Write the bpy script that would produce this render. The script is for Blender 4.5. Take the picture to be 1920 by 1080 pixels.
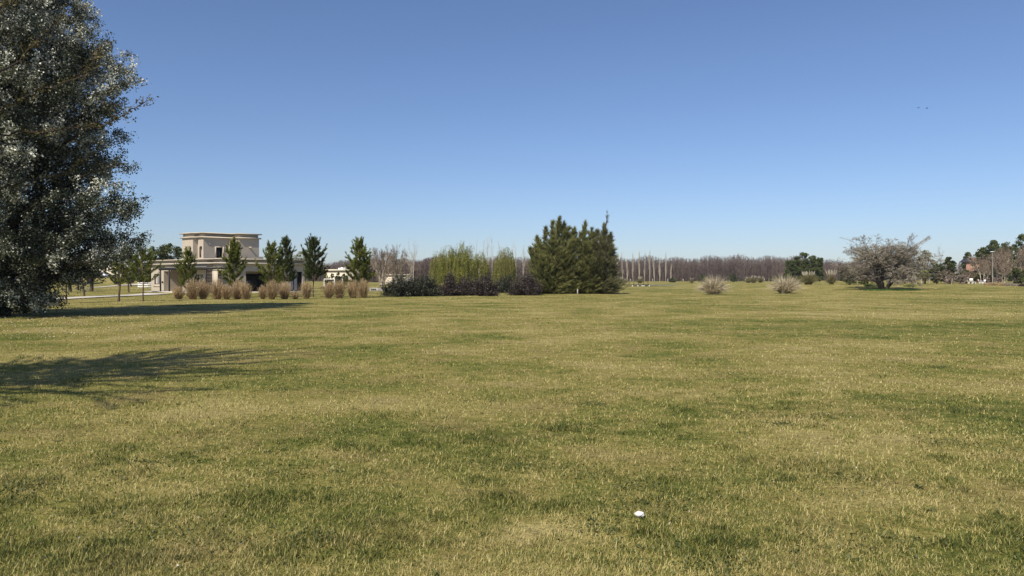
import bpy, math
import numpy as np
from math import radians, sin, cos, tan, pi
for o in list(bpy.data.objects): bpy.data.objects.remove(o)
SC = bpy.context.scene
COL = SC.collection

# ------------------------------------------------------------------ camera, sky, sun, exposure
F, HZ, EYE = 1387.0, 522.0, 1.6
cd = bpy.data.cameras.new('camera'); cam = bpy.data.objects.new('camera', cd); COL.objects.link(cam)
cd.sensor_width = 36; cd.lens = 26.0; cd.clip_end = 5000; cd.clip_start = 0.05
cam.location = (0, 0, EYE); cam.rotation_euler = (radians(90 - 0.744), 0, 0)
SC.camera = cam
SUN_AZ, SUN_EL = -119.5, 47.0
W = bpy.data.worlds.new('World'); SC.world = W; W.use_nodes = True
nt = W.node_tree
sky = nt.nodes.new('ShaderNodeTexSky'); sky.sky_type = 'NISHITA'; sky.sun_disc = False
sky.sun_elevation = radians(SUN_EL); sky.sun_rotation = radians(90 - SUN_AZ)
sky.altitude = 1466; sky.air_density = 1.076; sky.dust_density = 1.71; sky.ozone_density = 5.39
bg = nt.nodes['Background']; bg.inputs['Strength'].default_value = 0.096
tint = nt.nodes.new('ShaderNodeMix'); tint.data_type = 'RGBA'; tint.blend_type = 'MULTIPLY'; tint.inputs[0].default_value = 1.0
tint.inputs[7].default_value = (.97, .935, .99, 1)
nt.links.new(sky.outputs[0], tint.inputs[6]); nt.links.new(tint.outputs[2], bg.inputs['Color'])
sl = bpy.data.lights.new('sun', 'SUN'); sl.energy = 4.7; sl.angle = radians(0.55); sl.color = (1, 0.91, 0.77)
sun = bpy.data.objects.new('sun', sl); COL.objects.link(sun)
from mathutils import Vector
SD = Vector((cos(radians(SUN_AZ)) * cos(radians(SUN_EL)), sin(radians(SUN_AZ)) * cos(radians(SUN_EL)), sin(radians(SUN_EL))))
sun.rotation_euler = SD.to_track_quat('Z', 'Y').to_euler(); sun.location = SD * 100
SC.view_settings.view_transform = 'Standard'; SC.view_settings.look = 'None'
SC.view_settings.exposure = 0.35; SC.view_settings.gamma = 1.0

# ------------------------------------------------------------------ helpers
def sstep(a, b, x):
    t = np.clip((np.asarray(x, float) - a) / (b - a), 0, 1); return t * t * (3 - 2 * t)
def gz(x, y):
    """ground height"""
    x = np.asarray(x, float); y = np.asarray(y, float)
    b = x / np.maximum(y, 1)
    z = 0.62 * sstep(92, 122, y) * sstep(0.26, 0.42, b) * (1 - sstep(300, 420, y))
    z = z + 0.18 * np.exp(-((x - 48) / 9) ** 2 - ((y - 103) / 5) ** 2)
    z = z + 1.75 * np.exp(-((x + 104) / 28) ** 2 - ((y - 186) / 15) ** 2)
    und = 0.05 * np.sin(x * 0.21 + 1.3 * np.sin(y * 0.09)) * np.sin(y * 0.17 + 0.8) + 0.10 * np.sin(x * .043 + 2) * np.sin(y * .051)
    return z + und * sstep(12, 60, y) * (1 - sstep(300, 400, y))
def at(px, D):
    """bearing of photo column px, at D metres of depth -> (x, y, ground z)"""
    x = (px - 960) / F * D
    return np.array((x, D, float(gz(x, D))))
def Dy(y): return F * EYE / (y - HZ)
def P3(px, y, D): return np.array(((px - 960) / F * D, D, EYE - (y - HZ) / F * D))

class Geo:
    def __init__(s): s.V = []; s.Q = []; s.T = []; s.A = []; s.n = 0
    def add(s, V, Fc, a=0.5):
        V = np.asarray(V, np.float32).reshape(-1, 3); Fc = np.asarray(Fc, np.int64)
        s.V.append(V); (s.T if Fc.shape[1] == 3 else s.Q).append(Fc + s.n)
        s.A.append(np.broadcast_to(np.asarray(a, np.float32), (len(V),)).astype(np.float32)); s.n += len(V)
    def verts(s): return np.concatenate(s.V)
    def xf(s, scale=(1, 1, 1), off=(0, 0, 0)):
        s.V = [(v * np.asarray(scale, np.float32) + np.asarray(off, np.float32)).astype(np.float32) for v in s.V]; return s
    def build(s, name, mat, parent=None, loc=None, smooth=False):
        me = bpy.data.meshes.new(name)
        V = s.verts(); T = np.concatenate(s.T) if s.T else np.zeros((0, 3), int); Q = np.concatenate(s.Q) if s.Q else np.zeros((0, 4), int)
        me.vertices.add(len(V)); me.vertices.foreach_set('co', V.ravel())
        li = np.concatenate([T.ravel(), Q.ravel()]).astype(np.int32)
        me.loops.add(len(li)); me.loops.foreach_set('vertex_index', li)
        npol = len(T) + len(Q); me.polygons.add(npol)
        tot = np.concatenate([np.full(len(T), 3), np.full(len(Q), 4)]); st = np.concatenate([[0], np.cumsum(tot)[:-1]])
        me.polygons.foreach_set('loop_start', st.astype(np.int32))
        try: me.polygons.foreach_set('loop_total', tot.astype(np.int32))
        except Exception: pass
        if smooth: me.polygons.foreach_set('use_smooth', np.ones(npol, bool))
        at_ = me.attributes.new('v', 'FLOAT', 'POINT'); at_.data.foreach_set('value', np.concatenate(s.A))
        me.update(calc_edges=True); me.validate()
        me.materials.append(mat)
        o = bpy.data.objects.new(name, me); COL.objects.link(o)
        if parent is not None: o.parent = parent
        if loc is not None: o.location = [float(c) for c in loc]
        return o
    # shapes
    def box(s, x0, x1, y0, y1, z0, z1, a=.5):
        s.add([(x0,y0,z0),(x1,y0,z0),(x1,y1,z0),(x0,y1,z0),(x0,y0,z1),(x1,y0,z1),(x1,y1,z1),(x0,y1,z1)],
              [(0,3,2,1),(4,5,6,7),(0,1,5,4),(1,2,6,5),(2,3,7,6),(3,0,4,7)], a); return s
    def tube(s, P, R, n=6, a=.5, cap=True):
        P = np.asarray(P, float); R = np.broadcast_to(np.asarray(R, float), (len(P),))
        T = np.gradient(P, axis=0); T /= np.linalg.norm(T, axis=1)[:, None] + 1e-9
        ref = np.array((1, 0, 0)) if abs(T[0, 2]) > .8 else np.array((0, 0, 1))
        U = np.cross(T, ref); U /= np.linalg.norm(U, axis=1)[:, None] + 1e-9; Wv = np.cross(T, U)
        th = np.arange(n) * 2 * pi / n
        V = P[:, None, :] + R[:, None, None] * (np.cos(th)[None, :, None] * U[:, None, :] + np.sin(th)[None, :, None] * Wv[:, None, :])
        i = np.arange(len(P) - 1)[:, None] * n; j = np.arange(n)[None, :]; k = (j + 1) % n
        Q = np.stack([i + j, i + k, i + n + k, i + n + j], -1).reshape(-1, 4)
        s.add(V.reshape(-1, 3), Q, a)
        if cap and R[-1] > .004:
            s.add(np.vstack([V[-1], P[-1]]), [(q, (q + 1) % n, n) for q in range(n)], a)
        return s
    def ribbons(s, P0, P1, w, rng, a=None):
        """one thin triangle each, from base P0 to tip P1"""
        P0 = np.asarray(P0, float); P1 = np.asarray(P1, float); n = len(P0)
        d = P1 - P0; r = rng.normal(size=(n, 3)); b = np.cross(d, r); b /= np.linalg.norm(b, axis=1)[:, None] + 1e-9
        w = np.broadcast_to(np.asarray(w, float), (n,))[:, None] * .5
        V = np.stack([P0 - b * w, P0 + b * w, P1], 1).reshape(-1, 3)
        a = rng.random(n) if a is None else np.broadcast_to(a, (n,))
        s.add(V, np.arange(3 * n).reshape(-1, 3), np.repeat(a, 3)); return s
    def strips(s, Pts, w, rng, a=None, taper=True):
        """Pts (n, k, 3): bent ribbons of k points"""
        n, k, _ = Pts.shape
        d = Pts[:, -1] - Pts[:, 0]; r = rng.normal(size=(n, 3)); b = np.cross(d, r); b /= np.linalg.norm(b, axis=1)[:, None] + 1e-9
        w = np.broadcast_to(np.asarray(w, float), (n,))
        tw = (1 - np.linspace(0, 1, k) ** 1.5 * .9) if taper else np.ones(k)
        off = b[:, None, :] * (w[:, None] * tw[None])[:, :, None] * .5
        V = np.stack([Pts - off, Pts + off], 2).reshape(-1, 3)
        base = (np.arange(n) * 2 * k)[:, None]; j = np.arange(k - 1)[None] * 2
        Q = np.stack([base + j, base + j + 1, base + j + 3, base + j + 2], -1).reshape(-1, 4)
        a = rng.random(n) if a is None else np.broadcast_to(a, (n,))
        s.add(V, Q, np.repeat(a, 2 * k)); return s
    def leaves(s, C, size, rng, a=None, aspect=.6, bias=(0, 0, 0)):
        C = np.asarray(C, float); n = len(C)
        A = rng.normal(size=(n, 3)) + np.asarray(bias); A /= np.linalg.norm(A, axis=1)[:, None] + 1e-9
        B = np.cross(A, rng.normal(size=(n, 3))); B /= np.linalg.norm(B, axis=1)[:, None] + 1e-9
        sz = (np.broadcast_to(np.asarray(size, float), (n,)) * rng.uniform(.7, 1.3, n))[:, None] * .5
        V = np.stack([C - A * sz, C + B * sz * aspect, C + A * sz, C - B * sz * aspect], 1).reshape(-1, 3)
        a = rng.random(n) if a is None else np.broadcast_to(a, (n,))
        s.add(V, np.arange(4 * n).reshape(-1, 4), np.repeat(a, 4)); return s

def unit(v): v = np.asarray(v, float); return v / (np.linalg.norm(v) + 1e-9)
def rdir(rng, n): d = rng.normal(size=(n, 3)); return d / np.linalg.norm(d, axis=1)[:, None]
USED = {}
def tag(o, label=None, cat=None, group=None, kind=None):
    if label: o['label'] = label
    if cat: o['category'] = cat
    if group: o['group'] = group
    if kind: o['kind'] = kind
    return o
def thing(name, loc, label, cat, group=None, rz=0):
    o = bpy.data.objects.new(name, None); COL.objects.link(o); o.empty_display_size = .2
    o.location = [float(c) for c in loc]; o.rotation_euler = (0, 0, rz)
    return tag(o, label, cat, group)
def copy_thing(root, loc, label, rz=0, sc=1.0, group=None):
    r = root.copy(); COL.objects.link(r); r.location = [float(c) for c in loc]; r.rotation_euler = (0, 0, rz)
    r.scale = (sc, sc, sc) if np.isscalar(sc) else sc
    r['label'] = label
    if group: r['group'] = group
    for ch in list(root.children):
        c = ch.copy(); COL.objects.link(c); c.parent = r
        for g in list(ch.children):
            d = g.copy(); COL.objects.link(d); d.parent = c
    return r

# ------------------------------------------------------------------ materials
class N:
    def __init__(s, name):
        s.m = bpy.data.materials.new(name); s.m.use_nodes = True; s.t = s.m.node_tree
        s.b = s.t.nodes['Principled BSDF']; s.out = s.t.nodes['Material Output']
    def node(s, k, **kw):
        n = s.t.nodes.new(k)
        for a, v in kw.items(): setattr(n, a, v)
        return n
    def link(s, a, b): s.t.links.new(a, b)
    def noise(s, vec, scale, detail=3, rough=.55):
        n = s.node('ShaderNodeTexNoise'); n.inputs['Scale'].default_value = scale; n.inputs['Detail'].default_value = detail
        n.inputs['Roughness'].default_value = rough
        if vec is not None: s.link(vec, n.inputs['Vector'])
        return n.outputs['Fac']
    def math(s, op, a, b=None, c=None, clamp=False):
        n = s.node('ShaderNodeMath', operation=op, use_clamp=clamp)
        for i, v in enumerate((a, b, c)):
            if v is None: continue
            if isinstance(v, (int, float)): n.inputs[i].default_value = v
            else: s.link(v, n.inputs[i])
        return n.outputs[0]
    def ramp(s, fac, stops, interp='LINEAR'):
        n = s.node('ShaderNodeValToRGB'); cr = n.color_ramp; cr.interpolation = interp
        while len(cr.elements) < len(stops): cr.elements.new(.5)
        for e, (p, c) in zip(cr.elements, stops): e.position = p; e.color = (*c, 1)
        s.link(fac, n.inputs[0]); return n.outputs[0]
    def mix(s, fac, a, b, mode='MIX'):
        n = s.node('ShaderNodeMix', data_type='RGBA', blend_type=mode)
        for i, v in ((0, fac), (6, a), (7, b)):
            if isinstance(v, (int, float)): n.inputs[i].default_value = v
            elif isinstance(v, tuple): n.inputs[i].default_value = (*v, 1)
            else: s.link(v, n.inputs[i])
        return n.outputs[2]
    def attr(s): n = s.node('ShaderNodeAttribute'); n.attribute_name = 'v'; return n.outputs['Fac']
    def pos(s): return s.node('ShaderNodeNewGeometry').outputs['Position']
    def obj(s): return s.node('ShaderNodeTexCoord').outputs['Object']

def leafmat(name, stops, rough=.6, trans=.25, clump=.45, cscale=1.2, spec=.3):
    """per-leaf colour from attribute v, brought lighter/yellower or darker in whole clumps by noise in the plant's own space"""
    k = N(name); col = k.ramp(k.attr(), stops)
    f = k.noise(k.obj(), cscale, 2)
    f2 = k.ramp(f, [(.3, (1 - clump,) * 3), (.7, (1 + clump * .8, 1 + clump * .75, 1 + clump * .5))])
    col = k.mix(1.0, col, f2, 'MULTIPLY')
    k.link(col, k.b.inputs['Base Color']); k.b.inputs['Roughness'].default_value = rough
    k.b.inputs['Specular IOR Level'].default_value = spec
    if trans:
        tr = k.node('ShaderNodeBsdfTranslucent'); k.link(col, tr.inputs[0])
        mx = k.node('ShaderNodeMixShader'); mx.inputs[0].default_value = trans
        k.link(k.b.outputs[0], mx.inputs[1]); k.link(tr.outputs[0], mx.inputs[2]); k.link(mx.outputs[0], k.out.inputs[0])
    return k.m
def plain(name, c, rough=.7, var=.12, scale=3., spec=.3, metal=0, bump=0., bscale=40.):
    k = N(name); f = k.noise(k.obj(), scale, 5)
    col = k.ramp(f, [(.3, tuple(x * (1 - var) for x in c)), (.7, tuple(min(1, x * (1 + var)) for x in c))])
    k.link(col, k.b.inputs['Base Color']); k.b.inputs['Roughness'].default_value = rough
    k.b.inputs['Specular IOR Level'].default_value = spec; k.b.inputs['Metallic'].default_value = metal
    if bump:
        bn = k.node('ShaderNodeBump'); bn.inputs['Strength'].default_value = bump; bn.inputs['Distance'].default_value = .02
        k.link(k.noise(k.obj(), bscale, 4), bn.inputs['Height']); k.link(bn.outputs[0], k.b.inputs['Normal'])
    return k.m
def barkmat(name, c, var=.35, scale=6.):
    k = N(name)
    mp = k.node('ShaderNodeMapping'); mp.inputs['Scale'].default_value = (1, 1, .25); k.link(k.obj(), mp.inputs[0])
    f = k.noise(mp.outputs[0], scale, 5)
    col = k.ramp(f, [(.3, tuple(x * (1 - var) for x in c)), (.7, tuple(min(1, x * (1 + var)) for x in c))])
    k.link(col, k.b.inputs['Base Color']); k.b.inputs['Roughness'].default_value = .9; k.b.inputs['Specular IOR Level'].default_value = .15
    return k.m

def turf_colour(k, blade):
    """lawn colour over the field: green growth, olive and straw-dry patches"""
    p = k.pos()
    sx = k.node('ShaderNodeSeparateXYZ'); k.link(p, sx.inputs[0])
    fl = k.node('ShaderNodeCombineXYZ'); k.link(sx.outputs[0], fl.inputs[0]); k.link(sx.outputs[1], fl.inputs[1])
    q = fl.outputs[0]
    a = k.noise(q, .07, 3); b = k.noise(q, .42, 4, .6); c = k.noise(q, 2.6, 4, .65)
    c2 = k.noise(q, 11, 3, .6)
    f = k.math('ADD', k.math('MULTIPLY', a, .30), k.math('ADD', k.math('MULTIPLY', b, .46), k.math('ADD', k.math('MULTIPLY', c, .26), k.math('MULTIPLY', c2, .20))))
    f = k.math('ADD', k.math('MULTIPLY', k.math('SUBTRACT', f, .56), 2.1), .562)
    # worn straw patches near the walker's feet and a rusty dry area farther out
    def spot(x, y, rx, ry, amt, f):
        mp = k.node('ShaderNodeMapping'); mp.vector_type = 'TEXTURE'; mp.inputs['Location'].default_value = (x, y, 0); mp.inputs['Scale'].default_value = (rx, ry, 1)
        k.link(q, mp.inputs[0]); ln = k.node('ShaderNodeVectorMath', operation='LENGTH'); k.link(mp.outputs[0], ln.inputs[0])
        d = k.math('ADD', ln.outputs['Value'], k.math('MULTIPLY', k.math('SUBTRACT', c, .5), 2.2))
        m = k.math('SUBTRACT', 1.0, d, clamp=True)
        return k.math('ADD', f, k.math('MULTIPLY', m, amt))
    f = spot(.25, 4.65, .75, .42, .34, f); f = spot(-1.6, 4.4, .8, .4, .22, f); f = spot(1.9, 4.45, .5, .35, .18, f)
    f = spot(-2.6, 9.6, 3.4, 1.6, .16, f); f = spot(-12, 22, 7, 3.2, .14, f); f = spot(2.5, 6.9, 2.2, .9, .10, f)
    f = spot(0, 3.98, 5, .32, .14, f); f = spot(13, 33, 17, 3.2, .12, f); f = spot(11, 24, 9, 4, -.10, f); f = spot(1.5, 30, 7, 3, .10, f); f = spot(-.9, 5.6, .9, .45, .12, f); f = spot(2.6, 5.2, .8, .4, .12, f); f = spot(-8, 14, 5, 2, .08, f)
    f = spot(4.2, 9.5, 2.6, 1.3, -.13, f); f = spot(0.4, 7.6, 2.6, 1.0, -.10, f); f = spot(-3.2, 6.6, 1.0, .6, -.12, f)
    if blade: f = k.math('ADD', f, k.math('MULTIPLY', k.math('SUBTRACT', k.attr(), .5), .80))
    else: f = k.math('ADD', f, k.math('MULTIPLY', k.math('SUBTRACT', k.noise(q, 26, 4, .7), .5), .34))
    col = k.ramp(f, [(.22, (.046, .060, .013)), (.40, (.122, .154, .030)), (.54, (.212, .230, .056)), (.68, (.352, .306, .098)), (.90, (.53, .46, .20))])
    dead = k.ramp(k.noise(q, .85, 5, .62), [(.50, (0, 0, 0)), (.66, (.6, .6, .6))])
    col = k.mix(dead, col, k.mix(.5, col, (.235, .165, .088)))
    return col, q, c

def mat_ground():
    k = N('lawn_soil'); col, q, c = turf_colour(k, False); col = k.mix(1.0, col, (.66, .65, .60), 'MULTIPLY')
    k.link(col, k.b.inputs['Base Color']); k.b.inputs['Roughness'].default_value = .95; k.b.inputs['Specular IOR Level'].default_value = .1
    bn = k.node('ShaderNodeBump'); bn.inputs['Strength'].default_value = .9; bn.inputs['Distance'].default_value = .09
    h = k.math('ADD', k.noise(q, 9, 5, .7), k.math('MULTIPLY', c, .8)); k.link(h, bn.inputs['Height']); k.link(bn.outputs[0], k.b.inputs['Normal'])
    return k.m
def mat_blade():
    k = N('grass_blade'); col, q, c = turf_colour(k, True)
    k.link(col, k.b.inputs['Base Color']); k.b.inputs['Roughness'].default_value = .55; k.b.inputs['Specular IOR Level'].default_value = .25
    tr = k.node('ShaderNodeBsdfTranslucent'); k.link(col, tr.inputs[0])
    mx = k.node('ShaderNodeMixShader'); mx.inputs[0].default_value = .3
    k.link(k.b.outputs[0], mx.inputs[1]); k.link(tr.outputs[0], mx.inputs[2]); k.link(mx.outputs[0], k.out.inputs[0])
    return k.m
M = dict(
    ground=mat_ground(), blade=mat_blade(),
    bark=barkmat('grey_bark', (.085, .07, .055)), darkbark=barkmat('dark_bark', (.05, .042, .034)), blackbark=barkmat('blackish_bark', (.045, .036, .028)), palebark=barkmat('pale_bark', (.42, .37, .30)),
    brownbark=barkmat('brown_bark', (.11, .075, .05)),
    twig=leafmat('bare_twigs', [(0, (.13, .095, .07)), (1, (.32, .25, .195))], .9, 0, .2, .6, .1),
    greytwig=leafmat('lichen_twigs', [(0, (.13, .11, .085)), (.6, (.28, .25, .20)), (1, (.46, .425, .355))], .9, 0, .2, .6, .1),
    paletwig=leafmat('pale_twigs', [(0, (.28, .23, .17)), (1, (.52, .46, .37))], .9, 0, .2, .6, .1),
    forest=leafmat('plantation_twigs', [(0, (.094, .070, .062)), (.7, (.162, .124, .110)), (1, (.22, .178, .158))], .9, 0, .25, .05, .05),
    poplar=leafmat('silver_poplar_leaf', [(0, (.024, .032, .016)), (.54, (.060, .073, .042)), (.68, (.22, .238, .195)), (1, (.70, .715, .65))], .5, .15, .35, .7, .35),
    bud=leafmat('brown_bud_leaf', [(0, (.075, .045, .022)), (.5, (.10, .085, .03)), (1, (.19, .18, .06))], .6, .25, .3, 1.),
    pine=leafmat('pine_needle', [(0, (.070, .096, .016)), (.6, (.165, .190, .036)), (1, (.32, .325, .08))], .55, .15, .4, 1.4),
    darkpine=leafmat('dark_pine_needle', [(0, (.034, .050, .015)), (.6, (.072, .094, .025)), (1, (.145, .165, .048))], .55, .12, .4, 1.4),
    casuarina=leafmat('casuarina_needle', [(0, (.078, .092, .030)), (.6, (.165, .175, .060)), (1, (.32, .31, .125))], .6, .15, .45, .6),
    casuarina2=leafmat('grey_casuarina_needle', [(0, (.062, .070, .032)), (.6, (.130, .132, .060)), (1, (.26, .25, .145))], .6, .15, .45, .6),
    willow=leafmat('willow_leaf', [(0, (.12, .14, .028)), (.6, (.24, .255, .055)), (1, (.42, .41, .14))], .5, .35, .4, .8),
    willow2=leafmat('willow_leaf_pale', [(0, (.13, .14, .035)), (.6, (.25, .25, .07)), (1, (.42, .41, .17))], .5, .35, .35, .8),
    purple=leafmat('purple_shrub_leaf', [(0, (.020, .015, .014)), (.7, (.044, .033, .031)), (1, (.12, .095, .085))], .45, .1, .4, 1.6),
    darkgreen=leafmat('dark_shrub_leaf', [(0, (.016, .020, .012)), (.7, (.036, .042, .026)), (1, (.10, .105, .07))], .45, .1, .4, 1.6),
    broad=leafmat('broad_leaf', [(0, (.035, .048, .014)), (.6, (.075, .094, .028)), (1, (.15, .17, .055))], .5, .2, .5, .5),
    bush=leafmat('green_bush_leaf', [(0, (.035, .05, .014)), (.6, (.08, .10, .028)), (1, (.16, .18, .06))], .5, .2, .5, .9),
    blossom=leafmat('white_blossom', [(0, (.10, .12, .06)), (.45, (.26, .28, .2)), (1, (.62, .62, .55))], .6, .2, .3, .7),
    pinkbloom=leafmat('pinkish_blossom', [(0, (.17, .12, .10)), (.5, (.30, .235, .20)), (1, (.52, .44, .40))], .7, .2, .3, 1.),
    reed=leafmat('dry_reed', [(0, (.16, .105, .055)), (.5, (.40, .29, .16)), (1, (.66, .52, .33))], .7, .25, .2, 3.),
    pampas=leafmat('dry_pampas', [(0, (.20, .16, .10)), (.5, (.50, .435, .30)), (1, (.74, .67, .51))], .7, .25, .25, 1.5),
    pampasgreen=leafmat('pampas_green', [(0, (.09, .09, .035)), (1, (.28, .255, .12))], .7, .25, .25, 1.5),
    plume=leafmat('pampas_plume', [(0, (.48, .42, .32)), (1, (.80, .75, .64))], .8, .3, .1, 1.),
    litter=leafmat('dry_litter', [(0, (.26, .20, .12)), (.7, (.42, .36, .25)), (1, (.68, .63, .53))], .7, .1, .1, 1.),
    weed=leafmat('weed_leaf', [(0, (.05, .068, .02)), (.6, (.12, .14, .045)), (1, (.27, .27, .10))], .5, .25, .25, 2.),
    lush=leafmat('lush_grass', [(0, (.03, .06, .012)), (1, (.10, .19, .03))], .5, .3, .3, 1.),
    stucco=plain('taupe_stucco', (.45, .395, .318), .9, .06, 1.5, .15, 0, .25, 60),
    stuccolight=plain('taupe_trim', (.48, .425, .345), .9, .05, 1.5, .15),
    roofing=plain('roof_membrane', (.20, .19, .17), .9),
    metal=plain('dark_metal', (.022, .02, .019), .5), wood=plain('brown_window_frame', (.10, .05, .03), .6),
    screen=plain('dark_slat', (.045, .036, .03), .7),
    curtain=plain('pale_curtain', (.42, .42, .41), .8, .15, 9.), door=plain('dark_door', (.07, .055, .045), .6),
    concrete=plain('concrete', (.50, .46, .40), .9, .10, .6, .15, 0, .2, 20), greyconcrete=plain('grey_concrete', (.30, .29, .27), .9, .15, 1.2),
    white=plain('white_paint', (.80, .79, .76), .6, .03), cream=plain('cream_wall', (.62, .55, .43), .9, .05), redbrick=None,
    slate=plain('dark_slate', (.035, .036, .042), .7, .2, 6.), post=plain('weathered_post', (.36, .325, .27), .9, .2, 5.),
    paper=plain('white_tissue', (.66, .65, .64), .9, .1, 60.), bird=plain('dark_feather', (.02, .02, .025), .8),
    darkwood=plain('dark_timber', (.04, .033, .028), .8), tyre=plain('tyre_rubber', (.02, .02, .02), .8), paint=plain('silver_car_paint', (.42, .43, .45), .3, .03, 1., .5, .4),
)
def glassmat():
    k = N('window_glass'); k.b.inputs['Base Color'].default_value = (.02, .022, .025, 1); k.b.inputs['Roughness'].default_value = .06
    k.b.inputs['Specular IOR Level'].default_value = .5; return k.m
M['glass'] = glassmat()
def brickmat():
    k = N('red_brick'); br = k.node('ShaderNodeTexBrick'); br.inputs['Scale'].default_value = 3.5
    br.inputs['Color1'].default_value = (.55, .15, .09, 1); br.inputs['Color2'].default_value = (.46, .12, .075, 1); br.inputs['Mortar'].default_value = (.36, .2, .15, 1)
    k.link(k.obj(), br.inputs['Vector']); k.link(br.outputs[0], k.b.inputs['Base Color']); k.b.inputs['Roughness'].default_value = .9; return k.m
M['redbrick'] = brickmat()
def watermat():
    k = N('pond_water'); k.b.inputs['Base Color'].default_value = (.10, .105, .11, 1); k.b.inputs['Roughness'].default_value = .12
    bn = k.node('ShaderNodeBump'); bn.inputs['Strength'].default_value = .25; k.link(k.noise(k.pos(), 3, 3), bn.inputs['Height']); k.link(bn.outputs[0], k.b.inputs['Normal']); return k.m
M['water'] = watermat()
rgn = np.random.default_rng

# ------------------------------------------------------------------ ground
def make_ground():
    ys = np.concatenate([np.linspace(-60, 0, 13), np.linspace(1, 60, 90), np.linspace(61, 230, 140), np.linspace(236, 500, 60), np.array([560, 700, 900, 1300, 2000, 3200])])
    ys = np.unique(ys); xs = np.concatenate([-np.geomspace(2500, 230, 14), np.linspace(-220, 220, 200), np.geomspace(230, 2500, 14)])
    X, Y = np.meshgrid(xs, ys); Z = gz(X, Y) - .0
    ny, nx = X.shape
    i = np.arange(ny - 1)[:, None] * nx; j = np.arange(nx - 1)[None]
    Q = np.stack([i + j, i + j + 1, i + nx + j + 1, i + nx + j], -1).reshape(-1, 4)
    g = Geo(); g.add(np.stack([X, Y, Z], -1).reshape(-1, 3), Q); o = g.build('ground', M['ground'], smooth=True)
    tag(o, 'broad mown lawn of mixed green and straw coloured grass', 'lawn', kind='structure')
make_ground()

# low frequency value noise for the tuft pattern
def vnoise(x, y, seed):
    r = rgn(seed).random((64, 64)); xi = np.floor(x).astype(int); yi = np.floor(y).astype(int); fx = x - xi; fy = y - yi
    fx = fx * fx * (3 - 2 * fx); fy = fy * fy * (3 - 2 * fy); g = lambda a, b: r[a % 64, b % 64]
    return (g(xi, yi) * (1 - fx) + g(xi + 1, yi) * fx) * (1 - fy) + (g(xi, yi + 1) * (1 - fx) + g(xi + 1, yi + 1) * fx) * fy
def make_grass(n=900000):
    rng = rgn(7)
    inv = rng.uniform(1 / 150., 1 / 3.2, n); D = 1 / inv
    x = rng.uniform(-.98, .98, n) * D; y = D + rng.normal(0, .02, n) * D
    t = .30 * vnoise(x * 1.9, y * 1.9, 1) + .32 * vnoise(x * 6.1, y * 6.1, 2) + .38 * vnoise(x * 17, y * 17, 3)
    tuft = np.clip((t - .60) / .2, 0, 1) * (1 - .85 * sstep(9, 26, D))
    tr_ = rgn(12)
    TC = [(-2.95, 5.35, .22), (-1.9, 5.3, .22), (-3.1, 4.35, .35), (-2.3, 4.15, .3), (.75, 7.3, .15), (-.2, 5.2, .16), (3.1, 4.25, .3), (3.9, 4.05, .28), (3.3, 7.4, .3), (2.1, 7.0, .2), (.05, 6.4, .3), (2.6, 6.3, .35), (-4.6, 9.4, .4), (-1.4, 8.6, .4)]
    TC += [((tr_.uniform(-.75, .75)) * d_, d_, tr_.uniform(.05, .12) * (1 + d_ / 7)) for d_ in 1 / tr_.uniform(1 / 42., 1 / 4.2, 210)]
    clump = np.zeros(n)
    for tx, ty, r_ in TC: clump = np.maximum(clump, np.exp(-(((x - tx) / r_) ** 2 + ((y - ty) / (r_ * .75)) ** 2)))
    tuft = np.clip(tuft * .6 + np.where(clump > .25, clump, 0) * 1.0, 0, 1.0)
    keep = rng.random(n) < np.clip(2.0 * t - .28, .12, 1); x, y, D, tuft, t = x[keep], y[keep], D[keep], tuft[keep], t[keep]; n = len(x)
    h = (.016 + .022 * rng.random(n) ** 2 + .026 * tuft * rng.random(n)) * (1 + D / 75)
    w = .0062 * (.6 + .8 * rng.random(n)) * np.maximum(1, D / 5.)
    lean = rng.uniform(.25, 1.5, n) ; az = rng.uniform(0, 2 * pi, n)
    up = np.stack([np.sin(lean) * np.cos(az), np.sin(lean) * np.sin(az), np.cos(lean)], 1)
    B = np.stack([x, y, gz(x, y) - .004], 1)
    L = (h * (1 + .45 * np.sin(lean)))[:, None]
    side = np.stack([np.cos(az + pi / 2 + rng.normal(0, .5, n)), np.sin(az + pi / 2 + rng.normal(0, .5, n)), np.zeros(n)], 1) * w[:, None] * .5
    V = np.stack([B - side, B + side, B + up * L], 1).reshape(-1, 3)
    a = np.clip(np.where(rng.random(n) < .44, rng.normal(.78, .15, n), rng.normal(.29, .17, n)) - .30 * tuft, 0, 1); a = .5 + (a - .5) * (1 - .40 * sstep(6, 16, D))
    g = Geo(); g.add(V, np.arange(3 * n).reshape(-1, 3), np.repeat(a, 3))
    tag(g.build('grass', M['blade']), 'short mown grass with dry straw blades and greener tufts', 'grass', kind='stuff')
make_grass()
def make_litter():
    rng = rgn(9); n = 2600
    D = rng.uniform(19, 31, n); x = rng.uniform(-.78, -.42, n) * D + rng.normal(0, 1.2, n); m = rng.random(n) < np.clip(1.15 - (x + 20) / 12, .08, 1)
    x, D = x[m], D[m]; g = Geo(); g.leaves(np.stack([x, D, gz(x, D) + .03], 1), .034, rng, aspect=.7)
    n2 = 120; D2 = 1 / rng.uniform(1 / 40, 1 / 4, n2); x2 = rng.uniform(-.9, .9, n2) * D2
    g.leaves(np.stack([x2, D2, gz(x2, D2) + .03], 1), .014 + .0012 * D2, rng, aspect=.8)
    tag(g.build('fallen_leaves', M['litter']), 'pale fallen leaves scattered on the lawn under the silver poplar', 'leaf litter', kind='stuff')
make_litter()
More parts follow.
